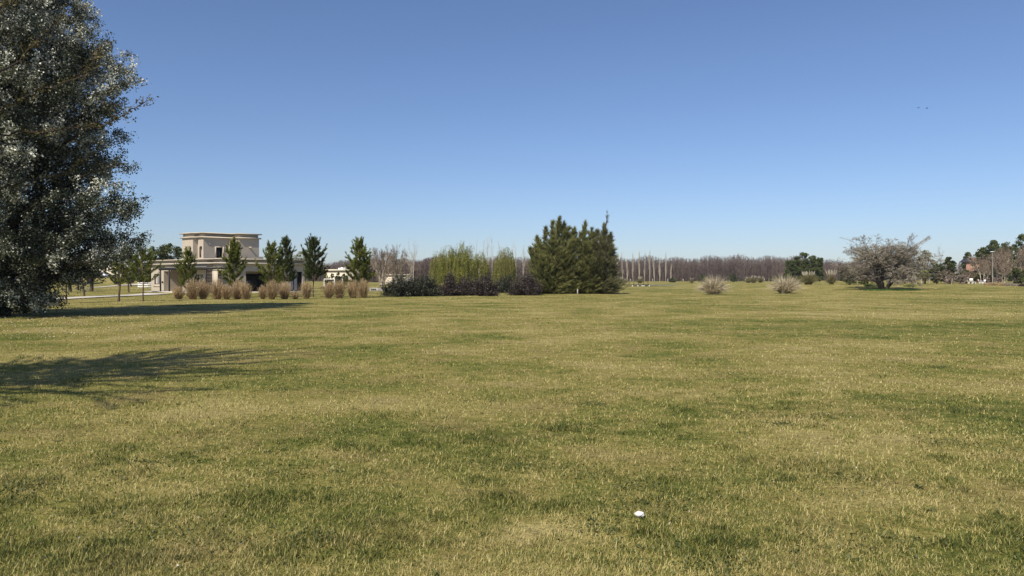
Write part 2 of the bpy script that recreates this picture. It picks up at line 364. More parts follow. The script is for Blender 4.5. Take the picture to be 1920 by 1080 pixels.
def make_weeds():
    rng = rgn(11); g = Geo(); n = 64; D = 1 / rng.uniform(1 / 12., 1 / 3.9, n); X = rng.uniform(-.8, .8, n) * D
    D[:6] = (5.05, 5.0, 4.55, 4.7, 6.1, 5.6); X[:6] = (2.85, 3.3, 2.3, 3.4, -1.5, 3.1)
    for i in range(n):
        m = rng.integers(7, 16); a = rng.uniform(0, 2 * pi, m); l = rng.uniform(.02, .05, m) * (1.5 if i < 6 else 1); e = rng.uniform(.15, .9, m); d = np.stack([np.cos(a) * np.cos(e), np.sin(a) * np.cos(e), np.sin(e)], 1)
        b = np.array((X[i], D[i], gz(X[i], D[i]))) + rng.normal(0, .012, (m, 3)) * (1, 1, 0); sd = np.cross(d, (0, 0, 1)); sd /= np.linalg.norm(sd, axis=1)[:, None] + 1e-6; w = (l * .17)[:, None]; L = l[:, None]
        V = np.stack([b, b + d * L * .6 + sd * w, b + d * L + (0, 0, -.006), b + d * L * .6 - sd * w], 1).reshape(-1, 3); g.add(V, np.arange(4 * m).reshape(-1, 4), np.repeat(np.clip(rng.normal(.5 if i > 5 else .8, .2, m), 0, 1), 4))
    for i in range(36):                                   # clover spreads
        Dc = 1 / rng.uniform(1 / 14., 1 / 4.); xc = rng.uniform(-.8, .8) * Dc; m = 150; r = rng.uniform(.1, .35); P = np.stack([xc + rng.normal(0, r, m), Dc + rng.normal(0, r * .7, m), np.full(m, .0)], 1); P[:, 2] = gz(P[:, 0], P[:, 1]) + rng.uniform(.012, .028, m)
        g.leaves(P, .017, rng, rng.random(m) * .6, aspect=.95)
    tag(g.build('weeds', M['weed']), 'broad leaved weeds and clover spread through the turf', 'weeds', kind='stuff')
make_weeds()

def sheet_poly(name, L, R, mat, dz, label, cat, n=24):
    L = np.asarray(L, float); R = np.asarray(R, float); t = np.linspace(0, 1, n); tt = np.linspace(0, 1, len(L))
    l = np.stack([np.interp(t, tt, L[:, i]) for i in range(2)], 1); r = np.stack([np.interp(t, tt, R[:, i]) for i in range(2)], 1)
    g = Geo(); k = 5; rows = [l * (1 - s) + r * s for s in np.linspace(0, 1, k)]
    V = np.concatenate([np.column_stack([q, gz(q[:, 0], q[:, 1]) + dz]) for q in rows])
    Q = [(a * n + i, a * n + i + 1, (a + 1) * n + i + 1, (a + 1) * n + i) for a in range(k - 1) for i in range(n - 1)]
    g.add(V, Q); o = g.build(name, mat); return tag(o, label, cat, kind='structure')
# concrete path to the pergola, the farther road, the terrace in front of the house, the pond
sheet_poly('path', [(-44, 36), (-36.2, 47), (-35.2, 54), (-35.9, 64), (-38.2, 74.5), (-40.5, 82)], [(-41, 35.5), (-33.4, 46.5), (-32.4, 53), (-33.2, 63.5), (-35.0, 73), (-36, 78)], M['concrete'], .06, 'pale concrete path leading to the pergola of the house', 'path')
sheet_poly('road', [(-120, 117), (-74, 127), (-88, 163), (-84, 190)], [(-120, 114), (-71, 124), (-85, 160), (-80, 190)], M['concrete'], .06, 'far pale road beyond the path', 'road')
def pond():
    g = Geo(); t = np.linspace(0, 2 * pi, 40)[:-1]; cx, cy = 29.6, 158
    r = 1 + .12 * np.sin(3 * t + 1) + .06 * np.sin(5 * t)
    ring = np.column_stack([cx + 5.6 * r * np.cos(t), cy + 7 * r * np.sin(t), np.full(39, .16)])
    g.add(np.vstack([ring, (cx, cy, .16)]), [(i, (i + 1) % 39, 39) for i in range(39)])
    tag(g.build('water', M['water']), 'small grey pond beside the wooden footbridge', 'pond', kind='structure')
pond()

# ------------------------------------------------------------------ plant builders
def wander(p, d, L, n, rng, wob, up=0., curve=None):
    P = [np.asarray(p, float)]; d = unit(d)
    for i in range(n):
        d = unit(d + rng.normal(0, wob, 3) + np.array((0, 0, up)) + (0 if curve is None else curve)); P.append(P[-1] + d * L / n)
    return np.array(P), d
def bare_tree(rng, H, Wd, name_loc, label, cat='tree', nm='bare_tree', levels=(7, 6, 6, 6), ang=(.6, .6, .65, .7), ratio=(.62, .55, .5, .5), stems=1, wob=.12, up=.05,
              trunk_r=.14, twigmat='twig', barkm='bark', first=.3, group=None, leaf=None, nleaf=0, lsize=.06, stem_ang=.25, tw=.022, trunk_frac=.45, lean=(0, 0), fit=True):
    wood = Geo(); tw0, tw1, twl = [], [], []
    def grow(p, d, L, r, lv):
        P, dd = wander(p, d, L, 5, rng, wob * (1 + .4 * lv), up)
        R = np.linspace(r, r * .45, 6)
        if r > .012 and lv < 3: wood.tube(P, R, 6 if lv == 0 else 4, cap=False)
        else:
            for a, b in zip(P[:-1], P[1:]): tw0.append(a); tw1.append(b + (b - a) * .3); twl.append(max(tw, r * 1.6))
        if lv >= len(levels): return
        for c in range(levels[lv]):
            t = first + (1 - first) * (c + rng.random()) / levels[lv] if lv == 0 else rng.uniform(.2, 1)
            i = min(int(t * 5), 4); q = P[i] + (P[i + 1] - P[i]) * (t * 5 - i); ax = unit(P[i + 1] - P[i])
            s = unit(np.cross(ax, rng.normal(size=3))); an = ang[lv] * rng.uniform(.65, 1.25)
            nd = ax * cos(an) + s * sin(an)
            l = L * ratio[lv] * rng.uniform(.7, 1.2) * (1.15 - .45 * t)
            if lv == len(levels) - 1:
                e = q + unit(nd + (0, 0, up)) * l; tw0.append(q); tw1.append(e); twl.append(tw)
            else: grow(q, nd, l, max(r * .42 * (1.2 - .5 * t), .006), lv + 1)
    for s in range(stems):
        an = 0 if stems == 1 else stem_ang * rng.uniform(.5, 1.3); az = rng.uniform(0, 2 * pi)
        d = unit((sin(an) * cos(az) + lean[0], sin(an) * sin(az) + lean[1], cos(an)))
        grow(np.array((0, 0, -.1)) + (0 if stems == 1 else np.array((cos(az), sin(az), 0)) * trunk_r), d, H * trunk_frac * (2.0 if stems == 1 else 1.4), trunk_r, 0)
    T0, T1 = np.array(tw0), np.array(tw1)
    cr = Geo(); cr.ribbons(T0, T1, np.array(twl), rng)
    if nleaf:
        idx = rng.integers(0, len(T1), nleaf); f = rng.random(nleaf)[:, None]
        LC = T0[idx] * (1 - f) + T1[idx] * f + rng.normal(0, .05, (nleaf, 3))
    allz = T1[:, 2]; sx = Wd / np.percentile(np.hypot(T1[:, 0] - np.median(T1[:, 0]), T1[:, 1] - np.median(T1[:, 1])), 97); sz = H / np.percentile(allz, 99.6)
    sc = (sx, sx, sz) if fit else (1, 1, 1)
    root = thing(nm, name_loc, label, cat, group)
    if nleaf: lv = Geo(); lv.leaves(LC * np.array(sc), lsize, rng)
    cr.xf(sc).build('crown', M[twigmat], root); wood.xf(sc).build('trunk', M[barkm], root, smooth=True)
    if nleaf: lv.build('foliage', M[leaf], root)
    return root

def lump_tree(rng, H, Wd, loc, label, mat, nm='tree', cat='tree', ncl=60, per=150, ls=.14,  base=.2, barkm='bark', shape=None, trunk_r=.12, group=None, prof=None, clr=.16, stems=1, sub=None):
    """leafy crown: limbs run from the trunk to clump centres set through the crown's volume, leaves round each clump"""
    root = thing(nm, loc, label, cat, group); wood = Geo(); lv = Geo()
    if prof is None: prof = lambda t: np.sqrt(np.clip(1 - (2 * t - .9) ** 2, .05, 1))
    P = []; ncl = int(ncl * 1.7); ls = ls * .85
    while len(P) < ncl:
        t = rng.random(); r = prof(t) * np.sqrt(rng.uniform(.12, 1)); a = rng.uniform(0, 2 * pi)
        if rng.random() < prof(t) ** .7 + .1: P.append((r * cos(a) * Wd * rng.uniform(.8, 1.0), r * sin(a) * Wd * rng.uniform(.8, 1.0), H * (base + (1 - base) * t)))
    P = np.array(P); tops = np.array((0, 0, H * .75))
    wood.tube(np.array([(0, 0, -.1), (.02 * H * rng.normal(), 0, H * .3), (.02 * H * rng.normal(), .01 * H, H * .75)]), [trunk_r, trunk_r * .75, trunk_r * .25], 7)
    for c in P[::2]:
        z0 = max(c[2] * rng.uniform(.35, .75), H * base * .6); s = np.array((0, 0, z0)); m = (s + c) / 2 + np.array((0, 0, -.06 * H)) * rng.random()
        wood.tube([s, m, c], [trunk_r * .32, trunk_r * .2, .012], 4)
    rad = clr * max(Wd, H * .4)
    for c in P:
        k = int(per * rng.uniform(.5, 1.4)); rr = rad * rng.uniform(.45, 1.35)
        d = rdir(rng, k) * (rng.random(k) ** .45)[:, None] * np.array((rr, rr, rr * .75))
        lv.leaves(c + d, ls, rng, a=np.clip(rng.normal(.5 + rng.normal(0, .1), .24, k), 0, 1))
    lv.build('crown', M[mat], root); wood.build('trunk', M[barkm], root, smooth=True); return root

def pine(rng, H, Wd, loc, label, mat='pine', nm='young_pine', group='young pines in front of the house', base=.16, dens=1., needle=.21, trunk_r=.055, up=.75, gap=.27):
    root = thing(nm, loc, label, 'pine tree', group); wood = Geo(); lv = Geo()
    wood.tube(wander((0, 0, -.1), (rng.normal(0, .03), 0, 1), H * .97, 6, rng, .035)[0], np.linspace(trunk_r, .012, 7), 6)
    S0, S1 = [], []
    z = H * base
    while z < H * .96:
        t = (z / H - base) / (1 - base)
        L = Wd * (np.interp(t, [0, .18, .45, .75, 1], [.85, 1.0, .9, .55, .2])) * 1.06
        nb = rng.integers(4, 7); a0 = rng.uniform(0, 2 * pi)
        for b in range(nb):
            a = a0 + b * 2 * pi / nb + rng.normal(0, .2); l = L * rng.uniform(.45, 1.38); el = np.interp(t, [0, .5, 1], [.35, .65, 1.15]) * rng.uniform(.6, 1.3)
            d = np.array((cos(a) * cos(el), sin(a) * cos(el), sin(el)))
            P, dd = wander((0, 0, z), d, l, 4, rng, .06, .10 * up)
            wood.tube(P, np.linspace(.02, .006, 5), 4, cap=False)
            for f in np.linspace(.35, .85, max(2, int(l / .22 * dens))):
                q = P[0] + (P[-1] - P[0]) * f; sd = unit((P[-1] - P[0]) / l + rdir(rng, 1)[0] * .75 + (0, 0, .55 * up)); S0.append(q); S1.append(q + sd * rng.uniform(.22, .45))
            S0.append(P[-2]); S1.append(P[-1] + dd * .2 + (0, 0, rng.uniform(.12, .4)))
        z += gap * rng.uniform(.8, 1.45)
    S0.append(np.array((0, 0, H * .88))); S1.append(np.array((0, 0, H)))
    S0, S1 = np.array(S0), np.array(S1); n = int(84 * dens)
    idx = np.repeat(np.arange(len(S0)), n); k = len(idx); f = rng.random(k)[:, None]
    ax = S1[idx] - S0[idx]; axu = ax / np.linalg.norm(ax, axis=1)[:, None]
    rd = rdir(rng, k); rd -= axu * (rd * axu).sum(1)[:, None]
    p0 = S0[idx] + ax * f; p1 = p0 + (axu * .75 + rd * .62) * (needle * rng.uniform(.7, 1.2, k))[:, None]
    lv.ribbons(p0, p1, .026, rng, np.clip(rng.normal(.45, .25, k) + .25 * (f[:, 0] - .5), 0, 1))
    lv.build('crown', M[mat], root); wood.build('trunk', M['brownbark'], root, smooth=True); return root

def feather_tree(rng, leaders, loc, label, mat, nm='casuarina', per=42, wn=.03):
    """needle tree of several leaders; leaders = (x, y, height, radius, lean)"""
    root = thing(nm, loc, label, 'tree', 'casuarinas standing close together'); wood = Geo(); lv = Geo(); Q0, Q1 = [], []
    mn = min(l[0] for l in leaders); mx = max(l[0] for l in leaders); xs = sorted((l[0], l[2]) for l in leaders if l[2] > 5)
    for k in range(12):
        x = rng.uniform(mn, mx); h = np.interp(x, [a for a, _ in xs], [b for _, b in xs]) * rng.uniform(.62, .95); leaders = list(leaders) + [(x, rng.uniform(-1.0, .8), h, rng.uniform(.7, 1.2), rng.uniform(.1, .6))]
    for (lx, ly, H, R, ln) in leaders:
        top = np.array((lx + ln, ly, H)); b = np.array((lx * .45, ly * .45, -.1))
        m = b * .45 + top * .55 + np.array((-.1, 0, 0)); tr = np.array([b, b * .7 + m * .3 + rng.normal(0, .05, 3), m, m * .4 + top * .6, top]); wood.tube(tr, [.11, .09, .06, .03, .01], 6)
        zz = np.sort(rng.uniform(.03, .99, int(17 * H * R)))
        for t in zz:
            i = min(int(t * 4), 3); p = tr[i] + (tr[i + 1] - tr[i]) * (t * 4 - i)
            l = R * (np.clip(1 - t, 0, 1) ** .9 * 1.1 + .03) * rng.uniform(.4, 1.3) * np.interp(t, [0, .15, .3], [.85, 1, 1]); a = rng.uniform(0, 2 * pi); el = np.interp(t, [0, .2, .6, 1], [-.02, .3, .75, 1.15]) * rng.uniform(.6, 1.3)
            d = np.array((cos(a) * cos(el) + .16, sin(a) * cos(el), sin(el)))
            P, dd = wander(p, d, l, 3, rng, .06, .06, np.array((.05, 0, 0)))
            if rng.random() < .4: wood.tube(P, [.016, .012, .008, .004], 3, cap=False)
            k = int(per * (.35 + l / 1.0)); f = rng.random(k) ** .75
            j = np.minimum((f * 3).astype(int), 2); q = P[j] + (P[j + 1] - P[j]) * (f * 3 - j)[:, None]
            nd = dd[None] * .9 + rdir(rng, k) * .48 + np.array((.22, 0, .16)); nd /= np.linalg.norm(nd, axis=1)[:, None]
            Q0.append(q); Q1.append(q + nd * rng.uniform(.2, .58, k)[:, None])
    Q0, Q1 = np.concatenate(Q0), np.concatenate(Q1)
    lv.ribbons(Q0, Q1, wn, rng); lv.build('crown', M[mat], root); wood.build('trunk', M['darkbark'], root, smooth=True); return root

def willow(rng, H, Wd, loc, label, mat, nm='willow', n=170, group=None):
    root = thing(nm, loc, label, 'willow tree', group); wood = Geo(); lv = Geo()
    wood.tube(wander((0, 0, -.1), (0, 0, 1), H * .6, 5, rng, .05)[0], np.linspace(.16, .08, 6), 7)
    C = []
    for i in range(n):
        a = rng.uniform(0, 2 * pi); r = Wd * np.sqrt(rng.uniform(.02, 1)); top = H * (.40 + .60 * np.sqrt(max(0, 1 - (r / Wd) ** 2))) * rng.uniform(.72, 1.04)
        p = np.array((r * cos(a) * .8, r * sin(a) * .8, top))
        if i % 3 == 0: wood.tube([np.array((0, 0, H * .35 + .2 * H * rng.random())), p * np.array((.5, .5, .88)), p], [.05, .03, .01], 4)
        for s in range(4):
            l = top * rng.uniform(.35, 1.0); q = p + rng.normal(0, .18, 3); k = int(24 + l * 15); f = rng.random(k)
            o = np.stack([q[0] + cos(a) * .25 * np.sqrt(f) * l * .5, q[1] + sin(a) * .25 * np.sqrt(f) * l * .5, q[2] + .15 - f * l], 1) + rng.normal(0, .045, (k, 3)); C.append(o)
    C = np.concatenate(C); C = C[C[:, 2] > .15]
    lv.leaves(C, .13, rng, aspect=.35, bias=(0, 0, -1.2)); lv.build('crown', M[mat], root); wood.build('trunk', M['palebark'], root, smooth=True); return root

def shrub(rng, H, Wd, loc, label, mat, nm='shrub', n=11000, ls=.10, group=None, stems=60, barkm='darkbark', dy=1., skirt=.0, cat='shrub'):
    root = thing(nm, loc, label, cat, group); wood = Geo(); lv = Geo(); C = []
    per = n // stems
    for i in range(stems):
        a = rng.uniform(0, 2 * pi); el = np.arcsin(rng.uniform(-.02 - skirt, 1)); d = np.array((cos(a) * cos(el), sin(a) * cos(el), sin(el)))
        e = d * np.array((Wd, Wd * dy, H)) * rng.uniform(.72, 1.06); e[2] = max(e[2], .18) ; P = np.array([(0, 0, 0), e * np.array((.5, .5, .35)) + (0, 0, .1), e])
        wood.tube(P, [.03, .02, .008], 3, cap=False)
        f = rng.uniform(.25, 1.02, per); q = np.where(f[:, None] < .5, P[0] + (P[1] - P[0]) * (f * 2)[:, None], P[1] + (P[2] - P[1]) * (f * 2 - 1)[:, None])
        C.append(q + rng.normal(0, .12 * (Wd + H) / 2, (per, 3)) * (f[:, None] * .9 + .15) * .75)
    C = np.concatenate(C); C[:, 2] = np.abs(C[:, 2]) + .02
    lv.leaves(C, ls, rng); lv.build('foliage', M[mat], root); wood.build('stems', M[barkm], root); return root

def arcs(g, rng, n, base_r, L, spread, droop, w, seg=5, a=None):
    az = rng.uniform(0, 2 * pi, n); sp = np.minimum(np.abs(rng.normal(0, spread, n)), rng.uniform(.9, 1.15, n)); l = L * rng.uniform(.6, 1.1, n); br = base_r * np.sqrt(rng.random(n)); ab = az + rng.normal(0, .6, n)
    t = np.linspace(0, 1, seg)[None]; out = np.sin(sp)[:, None] * l[:, None] * (t + .25 * t ** 2)
    z = np.cos(sp)[:, None] * l[:, None] * t - (droop * np.sin(sp) ** 1.0 * l)[:, None] * t ** 2.6
    X = (br * np.cos(ab))[:, None] + out * np.cos(az)[:, None]; Y = (br * np.sin(ab))[:, None] + out * np.sin(az)[:, None]
    Pts = np.stack([X, Y, np.maximum(z, .02)], -1); g.strips(Pts, w, rng, a); return Pts
def reed_clump(rng, H, R):
    R = R * rng.uniform(.9, 1.2); sp_ = rng.uniform(.8, 1.35)
    g = Geo(); arcs(g, rng, 420, R * .42, H * .95, .24 * sp_, .22, .018, a=rng.random(420) * .75)
    arcs(g, rng, 170, R * .5, H * .62, .5, .6, .016, a=rng.random(170) * .5); arcs(g, rng, 26, R * .4, H * 1.12, .34, .2, .014)
    h = Geo(); n = 150; az = rng.uniform(0, 2 * pi, n); r = R * .95 * np.sqrt(rng.random(n)); top = H * (1.0 - .32 * (r / R) ** 2) * rng.uniform(.66, 1.06, n)
    P1 = np.stack([r * 1.25 * np.cos(az), r * 1.25 * np.sin(az), top], 1); P0 = P1 - np.stack([.05 * np.cos(az), .05 * np.sin(az), np.full(n, .28)], 1)
    for j in range(5):
        f = rng.random((n, 1)); q = P0 + (P1 - P0) * f; h.ribbons(q, q + (P1 - P0) * .35 + rng.normal(0, .025, (n, 3)), .026, rng, np.clip(rng.normal(.75, .2, n), 0, 1))
    return g, h
def pampas(rng, H, R, loc, label, plumes=0, green=.0, nm='pampas_grass', group='pampas grass clumps on the lawn', n=1100, spread=.75):
    root = thing(nm, loc, label, 'pampas grass', group); g = Geo(); L = np.hypot(H, R) * .92
    az = rng.uniform(0, 2 * pi, n); sp = rng.uniform(0, 1, n) ** .75 * 1.42; l = 1 / np.sqrt((np.cos(sp) / H) ** 2 + (np.sin(sp) / R) ** 2) * rng.uniform(.55, 1.12, n); t = np.linspace(0, 1, 6)[None]
    br = R * .3 * np.sqrt(rng.random(n)); ab = az + rng.normal(0, .7, n); o = np.sin(sp)[:, None] * l[:, None] * (.72 * t + .28 * t ** 2); z = (l * np.cos(sp))[:, None] * t + (.30 * H * np.sin(sp) * rng.uniform(.3, 1.3, n))[:, None] * np.sin(pi * t ** .9) * .8
    g.strips(np.stack([(br * np.cos(ab))[:, None] + o * np.cos(az)[:, None], (br * np.sin(ab))[:, None] + o * np.sin(az)[:, None], np.maximum(z, .01)], -1), .042, rng); g.build('leaves', M['pampasgreen' if green else 'pampas'], root)
    if plumes:
        h = Geo(); st = Geo()
        for i in range(plumes):
            a = rng.uniform(0, 2 * pi); sp = rng.uniform(.02, .38); b = np.array((cos(a) * R * .2, sin(a) * R * .2, 0)); e = b + np.array((sin(sp) * cos(a), sin(sp) * sin(a), cos(sp))) * H * rng.uniform(.86, 1.05)
            s = e - (e - b) * .28; st.tube([b, (b + s) / 2, s], [.012, .01, .008], 3); k = 80; f = rng.random((k, 1)); q = s + (e - s) * f
            h.ribbons(q, q + (e - s) * .22 + rdir(rng, k) * .09 * np.sin(pi * np.clip(f, .12, .9)), .035, rng)
        h.build('plumes', M['plume'], root); st.build('stems', M['reed'], root)
    return root

# ------------------------------------------------------------------ the taupe house
A_PX, A_D = 387.0, 85.0
AX, AY = (A_PX - 960) / F * A_D, A_D
UX, UY = cos(radians(48.6)), sin(radians(48.6))
def px_uv(u, v): x = AX + u * UX - v * UY; y = AY + u * UY + v * UX; return 960 + F * x / y, y
def v_at(px, u):
    lo, hi = -30., 40.
    for _ in range(50):
        m = (lo + hi) / 2
        if px_uv(u, m)[0] > px: lo = m
        else: hi = m
    return lo
def u_at(px, v):
    lo, hi = -20., 40.
    for _ in range(50):
        m = (lo + hi) / 2
        if px_uv(m, v)[0] < px: lo = m
        else: hi = m
    return lo
def z_at(y, u, v): return EYE - (y - HZ) / F * px_uv(u, v)[1]
def offset(poly, o):
    n = len(poly); out = []
    for i in range(n):
        p, a, b = np.array(poly[i]), np.array(poly[i - 1]), np.array(poly[(i + 1) % n])
        d1, d2 = unit(p - a), unit(b - p); n1 = np.array((d1[1], -d1[0])); n2 = np.array((d2[1], -d2[0]))
        out.append(p + (n1 + n2) * o if abs(d1 @ d2) < .5 else p + n1 * o)
    return np.array(out)
def band(g, poly, o, z0, z1, inn=-.05):
    a, b = offset(poly, o), offset(poly, inn); n = len(a); c = lambda p, z: np.column_stack([p, np.full(n, z)])
    V = np.vstack([c(a, z0), c(a, z1), c(b, z0), c(b, z1)]); i = np.arange(n); j = (i + 1) % n
    g.add(V, np.vstack([np.stack([i, j, n + j, n + i], 1), np.stack([n + i, n + j, 3 * n + j, 3 * n + i], 1), np.stack([2 * n + i, 2 * n + j, j, i], 1)]))
def sheet(g, p0, p1, z0, z1, holes=(), depth=.22):
    """wall face from p0 to p1 (outside on the right of travel) with openings (s0, s1, h0, h1) and their reveals"""
    p0, p1 = np.array(p0, float), np.array(p1, float); L = np.linalg.norm(p1 - p0); d = (p1 - p0) / L; inn = np.array((-d[1], d[0]))
    S = sorted({0, L, *[h[0] for h in holes], *[h[1] for h in holes]}); Z = sorted({z0, z1, *[h[2] for h in holes], *[h[3] for h in holes]})
    pt = lambda s, z, q=0: (*(p0 + d * s + inn * q), z)
    for a, b in zip(S[:-1], S[1:]):
        for c, e in zip(Z[:-1], Z[1:]):
            if any(h[0] <= (a + b) / 2 <= h[1] and h[2] <= (c + e) / 2 <= h[3] for h in holes): continue
            g.add([pt(a, c), pt(b, c), pt(b, e), pt(a, e)], [(0, 1, 2, 3)])
    for h in holes:
        dd = h[4] if len(h) > 4 else depth; c = [(h[0], h[2]), (h[1], h[2]), (h[1], h[3]), (h[0], h[3])]
        for (s, z), (s2, z2) in zip(c, c[1:] + c[:1]): g.add([pt(s, z), pt(s, z, dd), pt(s2, z2, dd), pt(s2, z2)], [(0, 1, 2, 3)])
    return p0, d, inn
def obox(g, p0, d, inn, s0, s1, q0, q1, z0, z1):
    c = [p0 + d * s + inn * q for s, q in ((s0, q0), (s1, q0), (s1, q1), (s0, q1))]
    g.add([(*p, z) for z in (z0, z1) for p in c], [(0, 3, 2, 1), (4, 5, 6, 7), (0, 1, 5, 4), (1, 2, 6, 5), (2, 3, 7, 6), (3, 0, 4, 7)])
def window(root, p0, d, inn, s0, s1, z0, z1, dep=.22, fw=.07, mat='wood', curtain=False, mull=1):
    f = Geo()
    q0, q1 = dep - .10, dep - .02
    obox(f, p0, d, inn, s0, s0 + fw, q0, q1, z0, z1); obox(f, p0, d, inn, s1 - fw, s1, q0, q1, z0, z1)
    obox(f, p0, d, inn, s0 + fw, s1 - fw, q0, q1, z1 - fw, z1); obox(f, p0, d, inn, s0 + fw, s1 - fw, q0, q1, z0, z0 + fw)
    for m in range(mull):
        c = s0 + (s1 - s0) * (m + 1) / (mull + 1); obox(f, p0, d, inn, c - fw / 2, c + fw / 2, q0, q1, z0 + fw, z1 - fw)
    w = f.build('window', M[mat], root)
    g = Geo(); obox(g, p0, d, inn, s0 + .01, s1 - .01, q1 + .003, q1 + .02, z0 + .01, z1 - .01); g.build('pane', M['glass'], w)
    if curtain:
        k = Geo(); n = 14; ss = np.linspace(s0 + fw, s0 + (s1 - s0) * .62, n); 
        for i in range(n - 1):
            a = p0 + d * ss[i] + inn * (q1 - .016 - .012 * (i % 2)); b = p0 + d * ss[i + 1] + inn * (q1 - .016 - .012 * ((i + 1) % 2))
            k.add([(*a, z0 + fw), (*b, z0 + fw), (*b, z1 - fw), (*a, z1 - fw)], [(0, 1, 2, 3)])
        k.build('curtain', M['curtain'], w)
    return w
def house():
    root = thing('house', (AX, AY, 0), 'two storey taupe flat roofed house with dark pergola behind the young pines', 'house', None, radians(48.6))
    wall = Geo(); trim = Geo(); ZT = 3.5; GB = -.4
    vL = v_at(283.5, 0); uB = u_at(398, 0); vC = v_at(417.5, uB); uR = u_at(571, vC)
    low = [(0, vL), (0, 0), (uB, 0), (uB, vC), (uR, vC), (uR, 9), (uR - 1, vL)]
    low[-2] = (uR, vL); low = low[:-1]
    # L1 face: window, deep recess
    w1 = (vL - v_at(289, 0), vL - v_at(299, 0)); r1 = (vL - v_at(307, 0), vL - v_at(342, 0)); w2 = (vL - v_at(369, 0), vL - v_at(381, 0))
    zw = (z_at(533, 0, 12), z_at(513.5, 0, 12))
    p0, d, inn = sheet(wall, low[0], low[1], GB, ZT, [(w1[0], w1[1], *zw), (r1[0], r1[1], .05, 2.5, 3.6), (w2[0], w2[1], .6, 2.05)])
    wall_back = p0 + inn * 3.6
    c = [wall_back + d * r1[0], wall_back + d * r1[1]]; wall.add([(*c[0], .05), (*c[1], .05), (*c[1], 2.5), (*c[0], 2.5)], [(0, 1, 2, 3)])
    window(root, p0, d, inn, *w1, *zw, curtain=True); window(root, p0, d, inn, *w2, .6, 2.05, curtain=True)
    sl = Geo(); obox(sl, p0, d, inn, w1[0] - .1, w1[1] + .1, -.06, -.003, zw[0] - .3, zw[0] - .16); sl.build('sill', M['stuccolight'], root); sl = Geo(); obox(sl, p0, d, inn, w2[0] - .1, w2[1] + .1, -.06, -.003, .4, .52); sl.build('sill', M['stuccolight'], root)
    dr = Geo(); obox(dr, p0, d, inn, r1[0] + 1.2, r1[0] + 2.2, 3.5, 3.59, .08, 2.2); dr.build('door', M['wood'], root)
    la = Geo(); obox(la, p0, d, inn, r1[0] - .25, r1[0] - .12, -.16, -.004, 1.0, 1.25); la.build('wall_lamp', M['metal'], root)
    sheet(wall, low[1], low[2], GB, ZT)
    s = v_at(400, uB), v_at(415, uB)
    p0, d, inn = sheet(wall, low[2], low[3], GB, ZT, [(.25, -vC - .35, .05, 2.45, 1.2)])
    bk = Geo(); obox(bk, p0, d, inn, .26, -vC - .36, 1.1, 1.19, .06, 2.44); bk.build('door', M['door'], root)
    # R face: porch opening and glazed doors
    uo0, uo1 = u_at(461, vC), u_at(531, vC); ud0, ud1 = u_at(545, vC), u_at(567, vC); zp = z_at(509, (uo0 + uo1) / 2, vC)
    p0, d, inn = sheet(wall, low[3], low[4], GB, ZT, [(uo0 - uB, uo1 - uB, .05, zp, 3.0), (ud0 - uB, ud1 - uB, .05, zp, .3)])
    q = p0 + inn * 3.0; a, b = q + d * (uo0 - uB), q + d * (uo1 - uB)
    wall.add([(*a, .05), (*b, .05), (*b, zp), (*a, zp)], [(0, 1, 2, 3)])
    window(root, p0, d, inn, uo0 - uB + .5, uo1 - uB - .5, .1, 2.15, 2.99, .07, 'metal', mull=3)
    cp = Geo(); c0 = uo0 - uB   # sloped corner under the porch lintel
    V = [p0 + d * (c0 + s_) + inn * q_ for q_ in (.04, .3) for s_ in (.02, .9, .55)]; zz = [zp - .02, zp - .02, zp - .02]
    window(root, p0, d, inn, ud0 - uB, ud1 - uB, .05, zp, .3, .08, 'metal', curtain=True, mull=2)
    sheet(wall, low[4], low[5], GB, ZT); sheet(wall, low[5], low[0], GB, ZT)
    wall.build('wall', M['stucco'], root)
    band(trim, low, .29, ZT + .26, ZT + .39, -.42); band(trim, low, -.07, ZT - .06, ZT + .26, -.42); band(trim, low, .26, ZT - .24, ZT - .06, -.42)
    trim.build('cornice', M['stuccolight'], root)
    rf = Geo(); ring = offset(low, -.02); cc = ring.mean(0)
    rects = [(0.02, .02 + uB, 0.02, vL - .02), (uB + .02, uR - .02, vC + .02, vL - .02)]
    for i, (u0, u1, v0, v1) in enumerate(rects): rf.add([(u0, v0, ZT + .05), (u1, v0, ZT + .05), (u1, v1, ZT + .05), (u0, v1, ZT + .05)], [(0, 1, 2, 3)])
    rf.build('roof', M['roofing'], root)
    # terrace parapet
    pp = Geo(); pa = [(u_at(452, .2), .2), (u_at(494, .2), .2), (u_at(494, .2), 1.9), (u_at(452, .2), 1.9)]
    pa = [(round(a_, 2), b_) for a_, b_ in pa]; ZP = z_at(481, 6, .2)
    for i in range(4): sheet(pp, pa[i], pa[(i + 1) % 4], ZT + .05, ZP)
    pp.add([(*p, ZP) for p in pa], [(0, 1, 2, 3)]); pp.build('parapet', M['stucco'], root)
    # tower
    u0 = 1.55; v0 = v_at(381.5, u0); vA = v_at(371, u0)
    uM = u_at(362, vA); vB = v_at(342, uM); u1 = u_at(438, v0); v1 = v_at(449, u1); u2 = u_at(486, v1)
    tw = [(uM, vB), (uM, vA), (u0, vA), (u0, v0), (u1, v0), (u1, v1), (u2, v1), (u2, vB)]; ZW = z_at(444.5, u0, v0)
    tower = Geo(); hz = (z_at(483, u0, v0), z_at(463.5, u0, v0))
    L = vB - vA; h1, h2 = (L * .25, L * .44), (L * .64, L * .84)
    p0, d, inn = sheet(tower, tw[0], tw[1], ZT + .05, ZW, [(*h1, *hz), (*h2, *hz)]); window(root, p0, d, inn, *h1, *hz, mull=0); window(root, p0, d, inn, *h2, *hz, mull=0)
    sheet(tower, tw[1], tw[2], ZT + .05, ZW)
